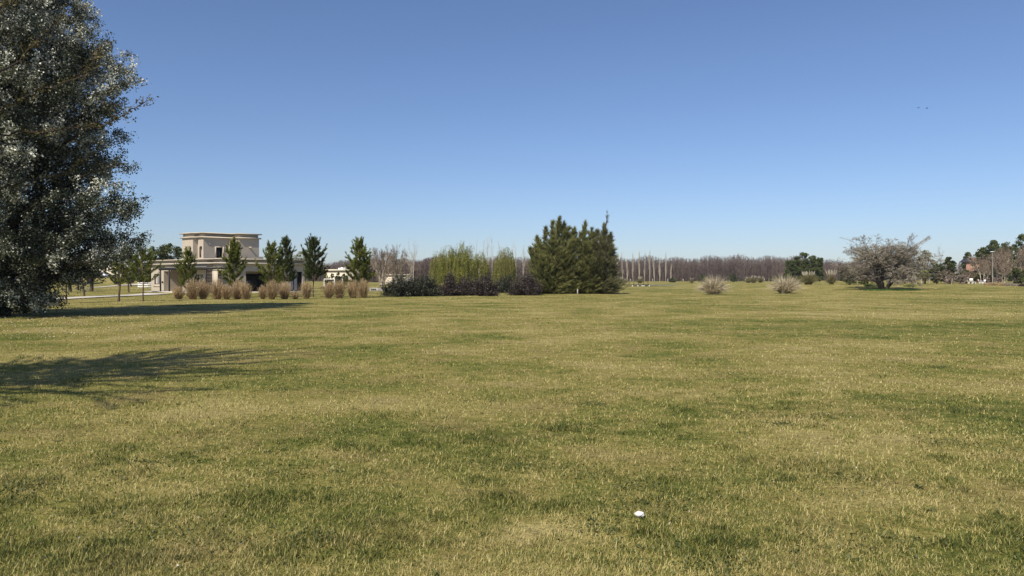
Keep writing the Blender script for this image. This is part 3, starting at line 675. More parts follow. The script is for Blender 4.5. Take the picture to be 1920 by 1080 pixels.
    L = vA - v0; hh = (L * .25, L * .62); p0, d, inn = sheet(tower, tw[2], tw[3], ZT + .05, ZW, [(*hh, *hz)]); window(root, p0, d, inn, *hh, *hz, mull=0)
    s_ = Geo(); obox(s_, p0, d, inn, hh[0] - .08, hh[1] + .08, -.05, -.003, hz[0] - .14, hz[0] - .03); s_.build('sill', M['stuccolight'], root)
    lm = Geo(); obox(lm, p0, d, inn, hh[1] + .03, hh[1] + .2, -.2, -.004, hz[1] - .15, hz[1] + .12); lm.build('wall_lamp', M['metal'], root)
    L = u1 - u0; hh = (L * .42, L * .63); p0, d, inn = sheet(tower, tw[3], tw[4], ZT + .05, ZW, [(*hh, *hz)]); window(root, p0, d, inn, *hh, *hz, fw=.05, mull=1, mat='door')
    fr = Geo(); obox(fr, p0, d, inn, hh[0] - .16, hh[0] - .003, -.05, -.003, hz[0] - .02, hz[1] + .14); obox(fr, p0, d, inn, hh[1] + .003, hh[1] + .2, -.05, -.003, hz[0] - .02, hz[1] + .14)
    obox(fr, p0, d, inn, hh[0] - .003, hh[1] + .003, -.048, -.003, hz[1] + .003, hz[1] + .14); obox(fr, p0, d, inn, hh[0] - .16, hh[1] + .2, -.07, -.003, hz[0] - .14, hz[0] - .022); fr.build('window_surround', M['stuccolight'], root)
    sp = Geo(); obox(sp, p0, d, inn, L * .84, L * .90, -.40, -.004, hz[1] + .62, hz[1] + .76); obox(sp, p0, d, inn, L * .845, L * .895, -.12, -.004, ZT + .4, hz[1] + .60)
    sp.build('downpipe', M['stuccolight'], root)
    vt = Geo(); obox(vt, p0, d, inn, L * .19, L * .22, -.08, -.004, hz[1] + .38, hz[1] + .50); vt.build('vent', M['stuccolight'], root)
    sheet(tower, tw[4], tw[5], ZT + .05, ZW); p0, d, inn = sheet(tower, tw[5], tw[6], ZT + .05, ZW)
    L = u2 - u1; s2 = Geo(); obox(s2, p0, d, inn, L * .47, L * .53, -.55, -.004, hz[1] + .02, hz[1] + .16); s2.build('roof_spout', M['stuccolight'], root)
    sheet(tower, tw[6], tw[7], ZT + .05, ZW); sheet(tower, tw[7], tw[0], ZT + .05, ZW); tower.build('tower_wall', M['stucco'], root)
    tc = Geo(); band(tc, tw, .27, ZW + .46, ZW + .58, -.42); band(tc, tw, -.07, ZW + .10, ZW + .46, -.42); band(tc, tw, .20, ZW - .07, ZW + .10, -.42)
    tc.build('cornice', M['stuccolight'], root)
    tr = Geo(); a = np.array(tw)
    for (x0, x1, y0, y1) in ((uM + .02, u0 + .02, vA + .02, vB - .02), (u0 + .021, u1 + .02, v0 + .02, vB - .02), (u1 + .021, u2 - .02, v1 + .02, vB - .02)):
        tr.add([(x0, y0, ZW + .1), (x1, y0, ZW + .1), (x1, y1, ZW + .1), (x0, y1, ZW + .1)], [(0, 1, 2, 3)])
    tr.build('roof', M['roofing'], root)
    # pergola
    pu = -1.5; va, vb = v_at(297, pu), v_at(414, pu); zt, zb = 2.86, 2.58
    pg = Geo(); pg.box(pu, pu + .1, vb, va, zb, zt); pg.box(pu + .102, -.004, va - .1, va, zb, zt - .004); pg.box(pu + .102, -.004, vb, vb + .1, zb, zt - .004)
    for v in np.arange(vb + .5, va - .3, .42): pg.box(pu + .102, -.004, v, v + .08, zb + .06, zt - .02)
    pg.box(pu + .11, -.01, vb + .11, va - .11, zt + .004, zt + .03); pg.build('pergola_roof', M['metal'], root)
    for px in (300, 316.5, 366, 385):
        v = v_at(px, pu); po = Geo(); po.box(pu - .02, pu + .12, v - .07, v + .07, -.2, zb - .003); po.build('pergola_post', M['metal'], root)
    for (a0, a1) in ((389, 397.5), (409.5, 415)):
        sc = Geo(); v1_, v0_ = v_at(a0, pu + .2), v_at(a1, pu + .2)
        for z in np.arange(.25, 2.5, .34): sc.box(pu + .15, pu + .2, v0_, v1_, z, z + .2)
        sc.build('slat_screen', M['screen'], root)
    pn = Geo(); pn.box(pu + .15, pu + .2, v_at(408.5, pu + .2), v_at(398.5, pu + .2), 0, 2.5); pn.build('screen_panel', M['stucco'], root)
    te = Geo(); te.box(-2.4, -.004, vC - .2, vL - 3, -.3, .05); te.box(-.003, uR + .5, vC - 1.4, vC - .004, -.3, .052); te.build('terrace', M['concrete'], root)
    ch = Geo(); x = u_at(503, 4); ch.box(x, x + .4, 4, 4.4, ZT, z_at(482, x, 4)); ch.box(x - .06, x + .46, 3.94, 4.46, z_at(482, x, 4) + .003, z_at(481, x, 4) + .05); ch.build('chimney', M['white'], root)
house()

# ------------------------------------------------------------------ big trees at the side
def silver_poplar():
    rng = rgn(21); base = at(2, 31.0); root = thing('silver_poplar', base, 'tall silver leaved poplar with foliage reaching the ground beside the lawn', 'tree')
    wood = Geo(); lv = Geo(); H = 17.5
    tr, _ = wander((0, 0, -.2), (0, 0, 1), H * .97, 9, rng, .05); wood.tube(tr, np.linspace(.34, .04, 10), 9)
    ZS = [0.2, 1.0, 2.4, 3.2, 4.7, 6.4, 7.6, 9.8, 11.5, 13.6, 15.5, 17.4]; RS = [2.0, 2.7, 4.5, 5.1, 5.1, 5.0, 4.4, 4.9, 4.2, 3.6, 2.6, .6]
    C, A, T0, T1 = [], [], [], []
    tips = [(246, 136), (250, 150), (232, 122), (236, 160), (215, 110), (243, 306), (228, 300), (246, 318), (254, 385), (257, 398), (240, 372), (262, 436), (272, 452), (255, 446), (246, 470), (228, 480), (178, 75), (190, 92), (162, 28), (150, 12), (88, 574), (70, 580), (95, 560), (50, 582), (210, 205), (205, 235), (225, 175), (235, 340), (248, 410), (200, 492), (180, 500)]
    for i in range(400 + len(tips)):
        z = rng.uniform(.25, 17.2) if i % 3 else rng.uniform(2.0, 13.5); R = np.interp(z, ZS, RS); a = rng.uniform(0, 2 * pi); r = R * rng.uniform(.72, 1.04) if rng.random() < .72 else R * rng.uniform(.3, .72)
        e = np.array((r * cos(a), r * sin(a), z))
        if i >= 400: e = P3(*tips[i - 400], 31 + rng.uniform(-1.6, 1.0)) - base; z = e[2]; r = np.hypot(e[0], e[1])
        z0 = np.clip(z - r * rng.uniform(.2, .65), .6, H * .9); s = np.array((*np.array([np.interp(z0, tr[:, 2], tr[:, k]) for k in (0, 1)]), z0))
        m = s * .45 + e * .55 + np.array((0, 0, r * .08)); P = np.array([s, s * .6 + m * .4 + rng.normal(0, .1, 3), m, m * .4 + e * .6 + rng.normal(0, .08, 3), e]); wood.tube(P, np.linspace(.035 if i % 5 else .075, .008, 5), 4, cap=False)
        silver = np.clip(rng.normal(.47 + .034 * (z - 4), .19), .12, .95)
        for q in range(15):
            f = rng.uniform(.22, 1.0); j = min(int(f * 4), 3); b = P[j] + (P[j + 1] - P[j]) * (f * 4 - j); dd = unit(unit(e - s) * .6 + rdir(rng, 1)[0] + (0, 0, .15)); l = rng.uniform(.35, .95)
            T0.append(b); T1.append(b + dd * l); k = rng.integers(64, 104); g = rng.random((k, 1)) ** .7
            sv = np.clip(silver + rng.normal(0, .10), .1, .9)
            C.append(b + dd * l * g + rng.normal(0, .10, (k, 3))); A.append(np.clip(rng.normal(sv, .20, k), 0, 1))
    C = np.concatenate(C); A = np.concatenate(A); ok = C[:, 2] > .12
    wood.ribbons(np.array(T0), np.array(T1), .022, rng)
    lv.leaves(C[ok], .078, rng, A[ok], aspect=.8); lv.build('crown', M['poplar'], root); wood.build('trunk', M['blackbark'], root)
silver_poplar()
def budding_tree():
    rng = rgn(5); b = np.array((-10.9, 7.2, 0.)); root = thing('budding_tree', b, 'sparse budding tree whose thin bare branches reach in front of the silver poplar', 'tree')
    wood = Geo(); lv = Geo(); tr, _ = wander((0, 0, -.1), (.02, 0, 1), 9.5, 8, rng, .05); wood.tube(tr, np.linspace(.16, .02, 9), 8)
    T0, T1, BL = [], [], []
    def limb(P, r0, tw=1.0, buds=7):
        P = np.asarray(P, float); n = len(P); t = np.linspace(0, 1, n); tt = np.linspace(0, 1, 4 * n); Q = np.stack([np.interp(tt, t, P[:, k]) for k in range(3)], 1); Q[1:-1] += rng.normal(0, .02, (len(Q) - 2, 3))
        wood.tube(Q, np.linspace(r0, .006, len(Q)), 5)
        for i in range(int(len(Q) * .25), len(Q)):
            ax = unit(Q[min(i + 1, len(Q) - 1)] - Q[max(i - 1, 0)])
            if rng.random() < .55 * tw:
                d = unit(ax + rdir(rng, 1)[0] * .8); l = rng.uniform(.15, .6); e = Q[i] + d * l; T0.append(Q[i]); T1.append(e)
                for f in rng.uniform(.2, 1, 6): BL.append(Q[i] + d * l * f + rng.normal(0, .012, 3))
            for k in range(buds): BL.append(Q[i] + rng.normal(0, .022, 3) + ax * rng.uniform(-.1, .1))
    z0 = lambda z: np.array((np.interp(z, tr[:, 2], tr[:, 0]), np.interp(z, tr[:, 2], tr[:, 1]), z)); rel = lambda px, y, D: P3(px, y, D) - b
    limb([z0(2.6), rel(-200, 300, 11.3), rel(0, 254, 11.8), rel(83, 247, 12), rel(190, 237, 12), rel(235, 215, 12), rel(276, 191, 12)], .017)
    limb([z0(2.9), rel(-200, 290, 11), rel(0, 208, 11.4), rel(55, 178, 11.5), rel(139, 150, 11.7), rel(180, 116, 11.9), rel(191, 92, 12)], .015)
    limb([z0(2.4), rel(-200, 380, 11.4), rel(0, 354, 12), rel(80, 335, 12.4), rel(133, 318, 12.8), rel(165, 296, 13)], .015)
    limb([z0(3.6), rel(-150, 80, 11), rel(0, 24, 11.4), rel(30, 4, 11.6), rel(80, -60, 12)], .02)
    limb([z0(3.2), rel(-100, 180, 11.3), rel(30, 120, 11.8), rel(80, 75, 12), rel(130, 20, 12.2)], .02)
    for i in range(150):
        z = rng.uniform(3.2, 9.2); a = rng.uniform(-pi, pi); l = rng.uniform(2.0, 5.0) * np.interp(z, [2, 5, 9.5], [1, 1, .35]); d = np.array((cos(a), sin(a), rng.uniform(.15, .7)))
        P, _ = wander(z0(z), d, l, 5, rng, .1, .015)
        V = P + b
        if np.any((V[:, 1] > .5) & (V[:, 0] / np.maximum(V[:, 1], .5) > -.74) & ((V[:, 2] - EYE) / np.maximum(V[:, 1], .5) < .44)): continue
        limb(P, .026, 3.0, 20)
    BL = np.array(BL); wood.ribbons(np.array(T0), np.array(T1), .014, rng); lv.leaves(np.repeat(BL, 2, 0) + rng.normal(0, .03, (2 * len(BL), 3)), .05, rng, aspect=.5)
    lv.build('crown', M['bud'], root); wood.build('trunk', M['blackbark'], root)
budding_tree()

# ------------------------------------------------------------------ young trees between the path and the house
def D_(y): return Dy(y)
PG = 'young pines in front of the house'
SG = 'saplings beside the concrete path'
def pine_px(seed, px, yb, yt, hw, label, mat='pine', group=PG, nm='young_pine', **kw):
    D = D_(yb); H = (yb - yt) / F * D; b = at(px, D); pine(rgn(seed), H, hw / F * D, b, label, mat, nm, group, **kw)
pine_px(31, 352, 555.5, 473, 19, 'young dark green pine in front of the pergola')
pine_px(32, 438, 557, 457, 23, 'young bright green pine in front of the step between both cornices', base=.2, dens=1.25)
pine_px(33, 510, 556, 461, 25, 'paler of the two overlapping young pines before the porch', base=.2, needle=.2)
pine_px(34, 536, 553, 451, 22, 'darker and taller of the two overlapping young pines before the porch', 'darkpine', base=.2, dens=1.15)
pine_px(35, 587, 556.5, 452, 27, 'young pine with a bare lower trunk at the end of the house', 'darkpine', base=.28, dens=1.15)
pine_px(36, 674, 557, 457, 27, 'young pine standing alone between the house and the grey bare trees', base=.12, dens=1.15)
pine_px(37, 268, 566, 470, 27, 'slim sapling pine with a pale stake beside the path next to the house corner', 'pine', SG, base=.33, dens=.8, trunk_r=.05, gap=.42)
pine_px(38, 222, 566.3, 488, 26, 'forked young pine with the thickest trunk beside the path', 'pine', SG, base=.40, dens=.8, trunk_r=.085, gap=.4)
pine_px(39, 124, 569, 486, 24, 'thin dark trunked sapling pine under the edge of the silver poplar', 'darkpine', SG, base=.36, dens=.8, trunk_r=.055, gap=.42)
pine_px(40, 158, 557.5, 482, 25, 'bushy sapling pine with a pale stake beyond the path', 'darkpine', SG, base=.4, trunk_r=.09)
pine_px(41, 241, 548, 470, 22, 'dark young pine on the lawn beyond the path behind the saplings', 'darkpine', SG, base=.25, dens=1.2, trunk_r=.10, needle=.25, gap=.4)
def broad_px(seed, px, yb, yt, hw, label, mat, D=None, **kw):
    D = D or D_(yb); b = at(px, D); H = EYE - (yt - HZ) / F * D - b[2]
    return lump_tree(rgn(seed), H, hw / F * D, b, label, M and mat, **kw)
broad_px(51, 171, 546, 478, 30, 'dark round tree with a thick trunk on the lawn between the two paths', 'broad', base=.36, trunk_r=.25, ncl=46, per=150, ls=.19, group='trees beyond the concrete path')
broad_px(52, 131, 547.5, 480, 26, 'dark leafy tree half hidden by the silver poplar beyond the path', 'broad', base=.36, trunk_r=.22, ncl=40, per=150, ls=.19, group='trees beyond the concrete path')
broad_px(53, 146, 544.5, 492, 22, 'smaller dark tree between two thick trunked trees beyond the path', 'broad', base=.4, trunk_r=.18, ncl=30, per=140, ls=.19, group='trees beyond the concrete path')
GB = 'dark trees behind the house'
broad_px(54, 322, 540, 457, 38, 'big dark round tree rising over the low roof of the house', 'broad', D=128, ls=.3, ncl=60, per=130, group=GB, base=.15)
broad_px(55, 290, 540, 465, 26, 'olive round tree over the low roof beside the bigger dark tree', 'bush', D=118, ls=.3, ncl=44, per=110, group=GB, base=.15)
broad_px(56, 268, 540, 470, 17, 'narrow dark tree behind the slim sapling pine', 'darkpine', D=140, ls=.3, ncl=36, per=110, group=GB, base=.12)
broad_px(57, 246, 540, 473, 18, 'low dark tree behind the poplar tip and the saplings', 'darkpine', D=150, ls=.3, ncl=36, per=110, group=GB, base=.1)
broad_px(58, 222, 540, 484, 18, 'dull green tree beside the far pale house', 'broad', D=160, ls=.32, ncl=36, per=110, group=GB, base=.1)
broad_px(59, 120, 540, 470, 34, 'tall dark tree far behind the silver poplar', 'broad', D=165, ls=.34, ncl=50, per=120, group=GB, base=.1)
broad_px(60, 70, 540, 462, 40, 'broad dark tree hidden deep behind the poplar foliage', 'broad', D=150, ls=.34, ncl=50, per=120, group=GB, base=.1)
broad_px(61, 567, 545, 468, 22, 'white blossoming tree rising over the roof end of the house', 'blossom', D=120, ls=.2, ncl=60, per=110, base=.2)
broad_px(62, 512, 545, 484, 16, 'dark tree top just over the house roof behind the overlapping pines', 'broad', D=125, ls=.26, ncl=36, per=110, group=GB, base=.2)

# ------------------------------------------------------------------ dry reed clumps in a row
RG = 'dry feather reed clumps in front of the house'
RC = [(334, 562, 24, 8.5, 'small round reed clump at the end of the row nearest the pergola posts'), (361, 562, 37, 11, 'broad tan reed clump at the foot of the dark green pine'), (381.5, 561.5, 37, 9.5, 'tan reed clump second beyond the dark green pine'),
      (406.5, 561.5, 37, 12, 'widest tan reed clump in front of the slat screen'), (424.5, 561.8, 28, 7, 'narrow reed clump touching the widest tan clump'), (444.5, 561, 36, 10.5, 'upright reed clump under the bright green pine'), (462, 561.5, 31, 8, 'reed clump leaning against the upright one under the bright green pine'),
      (492, 560.2, 25, 5.5, 'thin reed clump before the dark porch'), (509.5, 561.2, 36, 8.5, 'tall reed clump under the paler overlapping pine'), (533.5, 560.4, 34, 10, 'orange tinted reed clump under the darker overlapping pine'), (553, 560.4, 15, 5.5, 'smallest reed clump in the row'), (575, 559.4, 33, 9.5, 'reed clump beside the bare lower trunk of a pine'),
      (616, 558.6, 32, 8.5, 'reed clump in front of the small white goal'), (637, 558.4, 34, 11.5, 'wide pale reed clump next to the small white goal'), (662, 558, 33, 9.5, 'darker reed clump at the foot of the lone pine'), (681, 558.3, 35, 8.5, 'golden reed clump at the end of the row nearest the dark shrubs')]
for i, (px, y, h, r, lab) in enumerate(RC):
    D = D_(y); g, hd = reed_clump(rgn(100 + i), h / F * D * 1.04, r / F * D); t = thing('reed_clump', at(px, D), lab, 'ornamental grass', RG, i * 1.1); t.rotation_euler[0] = .05 * math.sin(i * 2.3); t.rotation_euler[1] = .07 * math.sin(i * 3.7 + 1)
    g.build('leaves', M['reed'], t); hd.build('crown', M['reed'], t)

# ------------------------------------------------------------------ dark shrubs, casuarinas, willows, bare trees in the middle
HG = 'dark rounded shrubs in the bed'
for i, (px, y, yt, hw, mat, lab) in enumerate([(752, 556.5, 517, 37, 'darkgreen', 'large dark green shrub at the end of the bed next to the reeds'), (797, 556, 519, 27, 'darkgreen', 'dark green shrub second along the bed from the reeds'),
        (846, 554.5, 517, 29, 'purple', 'reddish dark shrub third along the bed'), (877, 553, 515, 24, 'purple', 'purple shrub set back between two reddish ones'), (911, 555, 519, 24, 'purple', 'reddish dark shrub in the middle of the lawn edge with a round outline'),
        (948, 548, 518, 22, 'darkgreen', 'dark shrub set farthest back in the bed'), (986, 553.5, 516, 32, 'purple', 'purple leaved shrub beside the casuarina foot')]):
    D = D_(y) + hw / F * D_(y) * .6; shrub(rgn(200 + i), (EYE - (yt - HZ) / F * D) * 1.1, hw * 1.1 / F * D, at(px, D), lab, mat, 'shrub', group=HG, n=16000, ls=.105)
D = 78.; S = D / F
feather_tree(rgn(230), [(-1.7, 0, 5.9, 1.9, .0), (-1.0, .4, 6.9, 1.6, .2), (-.3, .6, 7.6, 1.5, .3), (.25, -.4, 7.9, 1.6, .4), (.8, .3, 7.5, 1.5, .4), (1.3, .2, 6.9, 1.6, .4), (-2.4, .4, 4.7, 1.5, -.1), (.4, -1.3, 4.6, 2.3, .3), (-1.2, -1.3, 3.8, 2.3, -.1), (1.6, -1.0, 5.6, 1.9, .4), (-.4, -.9, 5.8, 1.9, .3), (2.0, .2, 6.9, 1.5, .3), (2.3, -.5, 5.6, 1.7, .3)], at(1036, D), 'broad olive casuarina with feathery tops leaning one way', 'casuarina', per=52)
feather_tree(rgn(231), [(-.3, 0, 7.6, 1.4, .35), (.4, .3, 6.9, 1.5, .4), (-.7, .2, 6.4, 1.4, .3), (-.2, -.9, 5.2, 2.0, .2), (.7, -1.1, 3.6, 2.0, .3), (-.9, -1.1, 3.2, 1.9, .1), (.9, .2, 6.6, 1.4, .35)], at(1095, D + .6), 'pointed casuarina squeezed between its two neighbours', 'casuarina', per=52)
feather_tree(rgn(232), [(0, 0, 7.3, 1.5, .25), (.1, .1, 8.6, .22, .55), (.5, -.3, 6.3, 1.6, .4), (.5, -.7, 5.0, 2.0, .5), (-.5, -1.0, 4.2, 2.1, .2), (.7, .5, 3.9, 2.0, .5), (-.6, .2, 6.6, 1.4, .2), (-1.0, -.4, 5.6, 1.6, .2)], at(1127, D + .3), 'grey green casuarina with a long thin leading shoot', 'casuarina2', per=48)
t = Geo(); t.box(-.05, .05, -.04, .04, -.1, .62); t.box(-.055, .055, -.045, .045, .622, .64)
tag(t.build('marker_post', M['post'], None, at(1083, 69.5)), 'short pale marker post on the lawn before the casuarinas', 'post')
WG = 'willows coming into leaf behind the dark shrubs'
def wil(seed, px, yt, hw, D, lab, mat, n): b = at(px, D); willow(rgn(seed), EYE - (yt - HZ) / F * D - b[2], hw / F * D, b, lab, mat, n=n, group=WG)
wil(239, 822, 476, 19, 105, 'low rounded willow at the outer edge of the grove', 'willow2', 80); wil(240, 841, 460, 22, 103, 'bright green willow second from the outer edge of the grove', 'willow', 100); wil(241, 871, 456, 23, 99, 'tallest bright green willow of the grove', 'willow', 110)
wil(242, 900, 474, 18, 106, 'dull low willow between the bright ones', 'willow', 70); wil(243, 946, 464, 24, 104, 'yellow green willow beside the casuarina', 'willow2', 110)
BG = 'slender bare birches in the grove'
for i, (px, yt, hw, D, lab) in enumerate([(882, 444, 5, 112, 'thin bare birch beside the tallest bright willow'), (893, 447, 5, 116, 'thin bare birch above the dull low willow'), (907, 448, 6, 110, 'slender birch leaning between the two willow groups'), (914, 440, 7, 118, 'tallest slender bare birch of the grove'),
        (924, 442, 6, 112, 'white stemmed birch before the yellow green willow'), (936, 452, 5, 120, 'short thin birch behind the yellow green willow'), (960, 446, 6, 112, 'pale bare birch rising from the yellow green willow'), (968, 452, 5, 118, 'thin bare birch close to the casuarina'), (981, 452, 6, 114, 'bare birch touching the casuarina outline')]):
    b = at(px, D); bare_tree(rgn(250 + i), EYE - (yt - HZ) / F * D - b[2], hw / F * D, b, lab, 'birch', 'bare_birch', levels=(14, 4, 3), ang=(.35, .4, .5), ratio=(.34, .5, .5), trunk_r=.07, twigmat='paletwig', barkm='palebark', tw=.034, group=BG, wob=.05, trunk_frac=.5, first=.2)
for seed, px, yb, yt, hw, lab in [(260, 717, 545.5, 461, 25, 'rounded bare grey tree nearest the lone pine'), (261, 744, 544.5, 459, 26, 'rounded bare pinkish tree behind the dark green shrubs')]:
    D = D_(yb); b = at(px, D); bare_tree(rgn(seed), (yb - yt) / F * D, hw / F * D, b, lab, 'tree', 'bare_tree', levels=(10, 8, 7, 6), stems=3, ang=(.55, .5, .5, .5), trunk_r=.10, twigmat='twig', barkm='palebark', first=.1, tw=.02, up=.12)
D = 92.; b = at(774, D); bare_tree(rgn(262), EYE + (HZ - 446) / F * D - b[2], 17 / F * D, b, 'tall thin bare tree with upswept branches over the dark shrubs', 'tree', 'bare_tree', levels=(11, 5, 4), ang=(.6, .5, .5), ratio=(.55, .5, .5), trunk_r=.10, twigmat='twig', barkm='palebark', first=.3, tw=.02, up=.16)

# ------------------------------------------------------------------ far poplar row, plantation
LG = 'bare columnar poplars in a row before the plantation'
LP = [(1139, 478), (1146, 474), (1158.5, 471), (1167, 471), (1176.5, 484), (1187, 470), (1198, 469), (1208.5, 471), (1218, 468), (1227.5, 480), (1237, 481), (1248, 470), (1257.5, 493)]
LL = ['columnar poplar mostly hidden behind the casuarina', 'columnar poplar next to the casuarina edge', 'second columnar poplar clear of the casuarina', 'third columnar poplar clear of the casuarina', 'shorter columnar poplar between two taller ones near the casuarina', 'thick columnar poplar standing above the footbridge railing', 'slim columnar poplar with a forked top above the footbridge',
      'columnar poplar above the end of the footbridge', 'tallest and brushiest columnar poplar of the row', 'shorter columnar poplar just past the brushiest one', 'double stemmed short columnar poplar near the open end of the row', 'tall columnar poplar last but one in the row', 'lowest columnar poplar closing the row']
protos = []
for k in range(4):
    pr = bare_tree(rgn(300 + k), 16., .85, (0, 0, 0), 'columnar poplar', 'poplar', 'columnar_poplar', levels=(34, 4, 3), ang=(.17, .2, .25), ratio=(.30, .5, .5), trunk_r=.16, twigmat='paletwig', barkm='palebark', tw=.05, wob=.025, first=.06, trunk_frac=.5, up=.25, group=LG); protos.append(pr)
for i, (px, yt) in enumerate(LP):
    D = 385. + (i * 37 % 11); b = at(px, D); H = EYE + (HZ - yt) / F * D - b[2]; pr = protos[i % 4]
    if i < 4: pr.location = [float(c) for c in b]; pr['label'] = LL[i]; pr.scale = (1, 1, H / 16)
    else: copy_thing(pr, b, LL[i], i * 1.3, (1, 1, H / 16))
def plantation():
    rng = rgn(310); g = Geo()
    def stand(px0, px1, D0, D1, n, top, seed):
        rng = rgn(seed); D = rng.uniform(D0, D1, n); px = rng.uniform(px0, px1, n); x = (px - 960) / F * D; h = np.interp(px, *top) * rng.uniform(.80, 1.07, n) * (1 + .05 * np.sin(px * .11) + .04 * np.sin(px * .047 + 1)) * (D / D0) ** .3
        z = gz(x, D); B = np.stack([x, D, z - .1], 1); T = B + np.stack([rng.normal(0, .35, n), rng.normal(0, .35, n), h * .97], 1)
        g.ribbons(B, T, .10, rng, rng.uniform(.1, .8, n))
        m = 40; idx = np.repeat(np.arange(n), m); f = rng.uniform(.02, .98, n * m)[:, None]; p = B[idx] + (T[idx] - B[idx]) * f
        d = rdir(rng, n * m); d[:, 2] = np.abs(d[:, 2]) * .9 + .75; d /= np.linalg.norm(d, axis=1)[:, None]
        q = p + d * (rng.uniform(.6, 2.0, n * m) * np.interp(f[:, 0], [0, .5, 1], [.9, 1.1, .5]))[:, None]; g.ribbons(p, q, .125, rng, np.clip(rng.normal(.45, .22, n * m), 0, 1))
    stand(560, 1640, 405, 440, 10500, ([560, 700, 820, 960, 1160, 1260, 1340, 1400, 1470, 1540, 1600, 1640], [10, 12.5, 12.5, 13, 13.2, 13.4, 13.8, 14.6, 13.6, 12.6, 11.2, 10]), 311)
    stand(690, 900, 300, 335, 1900, ([690, 760, 800, 840, 900], [7.5, 8.2, 9.6, 9.8, 8.5]), 312)
    stand(1600, 2150, 330, 380, 1200, ([1600, 1800, 2150], [8, 9, 12]), 313)
    stand(-300, 600, 330, 380, 1300, ([-300, 300, 600], [9, 8, 8]), 314)
    tag(g.build('forest', M['forest']), 'far leafless plantation forming a purple brown wall along the horizon', 'forest', kind='stuff')
plantation()
# fence posts along the foot of the plantation
FG = 'fence posts along the far field edge'
fp = Geo(); fp.box(-.14, .14, -.14, .14, -.1, 1.25); fp.box(-.15, .15, -.15, .15, 1.252, 1.32); p0 = None
FL = ['pale fence post behind the footbridge railing', 'pale fence post above the footbridge end', 'pale fence post just past the lowest columnar poplar', 'thin fence post left of the widest one'.replace('left of', 'beside'), 'widest pale fence post on the far field edge', 'lone fence post before the dry pampas clump', 'fence post seen over the dry pampas clump', 'fence post beside the far small pampas tufts', 'fence post nearest the far small pampas tufts', 'fence post in front of the bushy plantation foot', 'fence post on the field edge next to the shaggy pampas']
for i, px in enumerate((1182, 1224, 1252, 1267, 1281, 1310, 1368, 1383, 1398, 1433, 1442)):
    b = at(px, 318.)
    if p0 is None: p0 = tag(fp.build('fence_post', M['post'], None, b), FL[i], 'post', FG)
    else: c = p0.copy(); COL.objects.link(c); c.location = [float(v) for v in b]; c['label'] = FL[i]
# low bushes along the plantation foot
SG2 = 'low bushes along the plantation foot'
for i, (px, D, yt, hw, mat, lab) in enumerate([(1261, 300, 522, 9, 'bush', 'low green bush below the lowest columnar poplar'), (1318, 310, 515, 13, 'broad', 'dull bush behind the dry pampas clump'), (1375, 305, 514, 13, 'broad', 'dull wide bush past the dry pampas clump'), (1345, 300, 519, 10, 'twig', 'brown low bush right behind the dry pampas clump'), (1450, 290, 519, 10, 'broad', 'dark low bush beside the far evergreen trees')]):
    b = at(px, D); lump_tree(rgn(330 + i), EYE - (yt - HZ) / F * D - b[2], hw / F * D, b, lab, mat, 'bush', 'bush', ncl=26, per=60, ls=.45, base=.05, trunk_r=.08, group=SG2)

# ------------------------------------------------------------------ pampas grass
pampas(rgn(340), 1.95, 1.75, at(1337.5, D_(551.2)), 'dry round pampas clump without plumes alone on the lawn', n=1300, spread=.62)
pampas(rgn(341), 2.0, 1.85, at(1472, D_(550.8)), 'shaggy arching pampas clump beside the mound', n=1300, spread=.85)
pampas(rgn(342), 2.1, 1.6, at(1516, 118.), 'greenish pampas with many white plumes behind the shaggy clump', plumes=34, green=1, n=900, spread=.6)
pampas(rgn(343), 2.35, .95, at(1559, 120.), 'narrow pampas with tall white plumes before the green bush', plumes=30, green=1, n=600, spread=.4)
pampas(rgn(348), 1.3, 1.2, at(1493, 122.), 'low green pampas without plumes between two larger clumps', green=1, n=600, spread=.7)
for i, (px, D, h, r, pl, lab) in enumerate([(1403, 215, 1.9, 1.3, 10, 'far greyish pampas at one end of the small tufts'), (1413, 212, 2.1, 1.5, 16, 'far pampas tuft with pale plumes in the middle of three'), (1426, 215, 1.9, 1.4, 14, 'far cream pampas tuft nearest the shaggy clump'), (1200, 250, 2.3, 1.7, 18, 'far pampas with white plumes behind the footbridge'), (1165, 240, 2.2, 1.6, 14, 'far pampas beside the casuarina edge'), (1297, 260, 1.9, .9, 8, 'single far pampas tuft between the fence posts'), (1172, 235, 1.6, 1.2, 8, 'far low pampas near the footbridge railing')]):
    pampas(rgn(344 + i), h, r, at(px, D), lab, plumes=pl, green=1, n=420, spread=.6, nm='pampas_grass', group='far pampas clumps')

# ------------------------------------------------------------------ footbridge at the pond
def bridge():
    D = 151.; x0, x1 = (1160 - 960) / F * D, (1217 - 960) / F * D; zb = EYE - (533.4 - HZ) / F * D; root = thing('footbridge', ((x0 + x1) / 2, D, 0), 'low dark timber footbridge on white supports beside the pond', 'footbridge')
    h = (x1 - x0) / 2; g = Geo(); g.box(-h, h, -.7, .7, zb - .13, zb); g.build('deck', M['darkwood'], root)
    for px in (1185, 1195, 1203, 1206.5, 1216.5):
        x = (px - 960) / F * D - (x0 + x1) / 2; q = Geo(); q.box(x - .09, x + .09, -.66, -.48, -.5, zb - .133); q.build('support', M['white'], root)
    q = Geo(); q.box((1207.5 - 960) / F * D - (x0 + x1) / 2, (1212.5 - 960) / F * D - (x0 + x1) / 2, -.45, -.40, .1, zb - .14); q.build('panel', M['white'], root)
    for i, x in enumerate(np.linspace(-h + .3, h - .1, 7)):
        q = Geo(); q.box(x - .035, x + .035, .6, .67, zb + .002, zb + .62); q.build('railing_post', M['darkwood'], root)
    q = Geo(); q.box(-h + .2, h, .61, .66, zb + .623, zb + .66); q.build('handrail', M['darkwood'], root)
bridge()

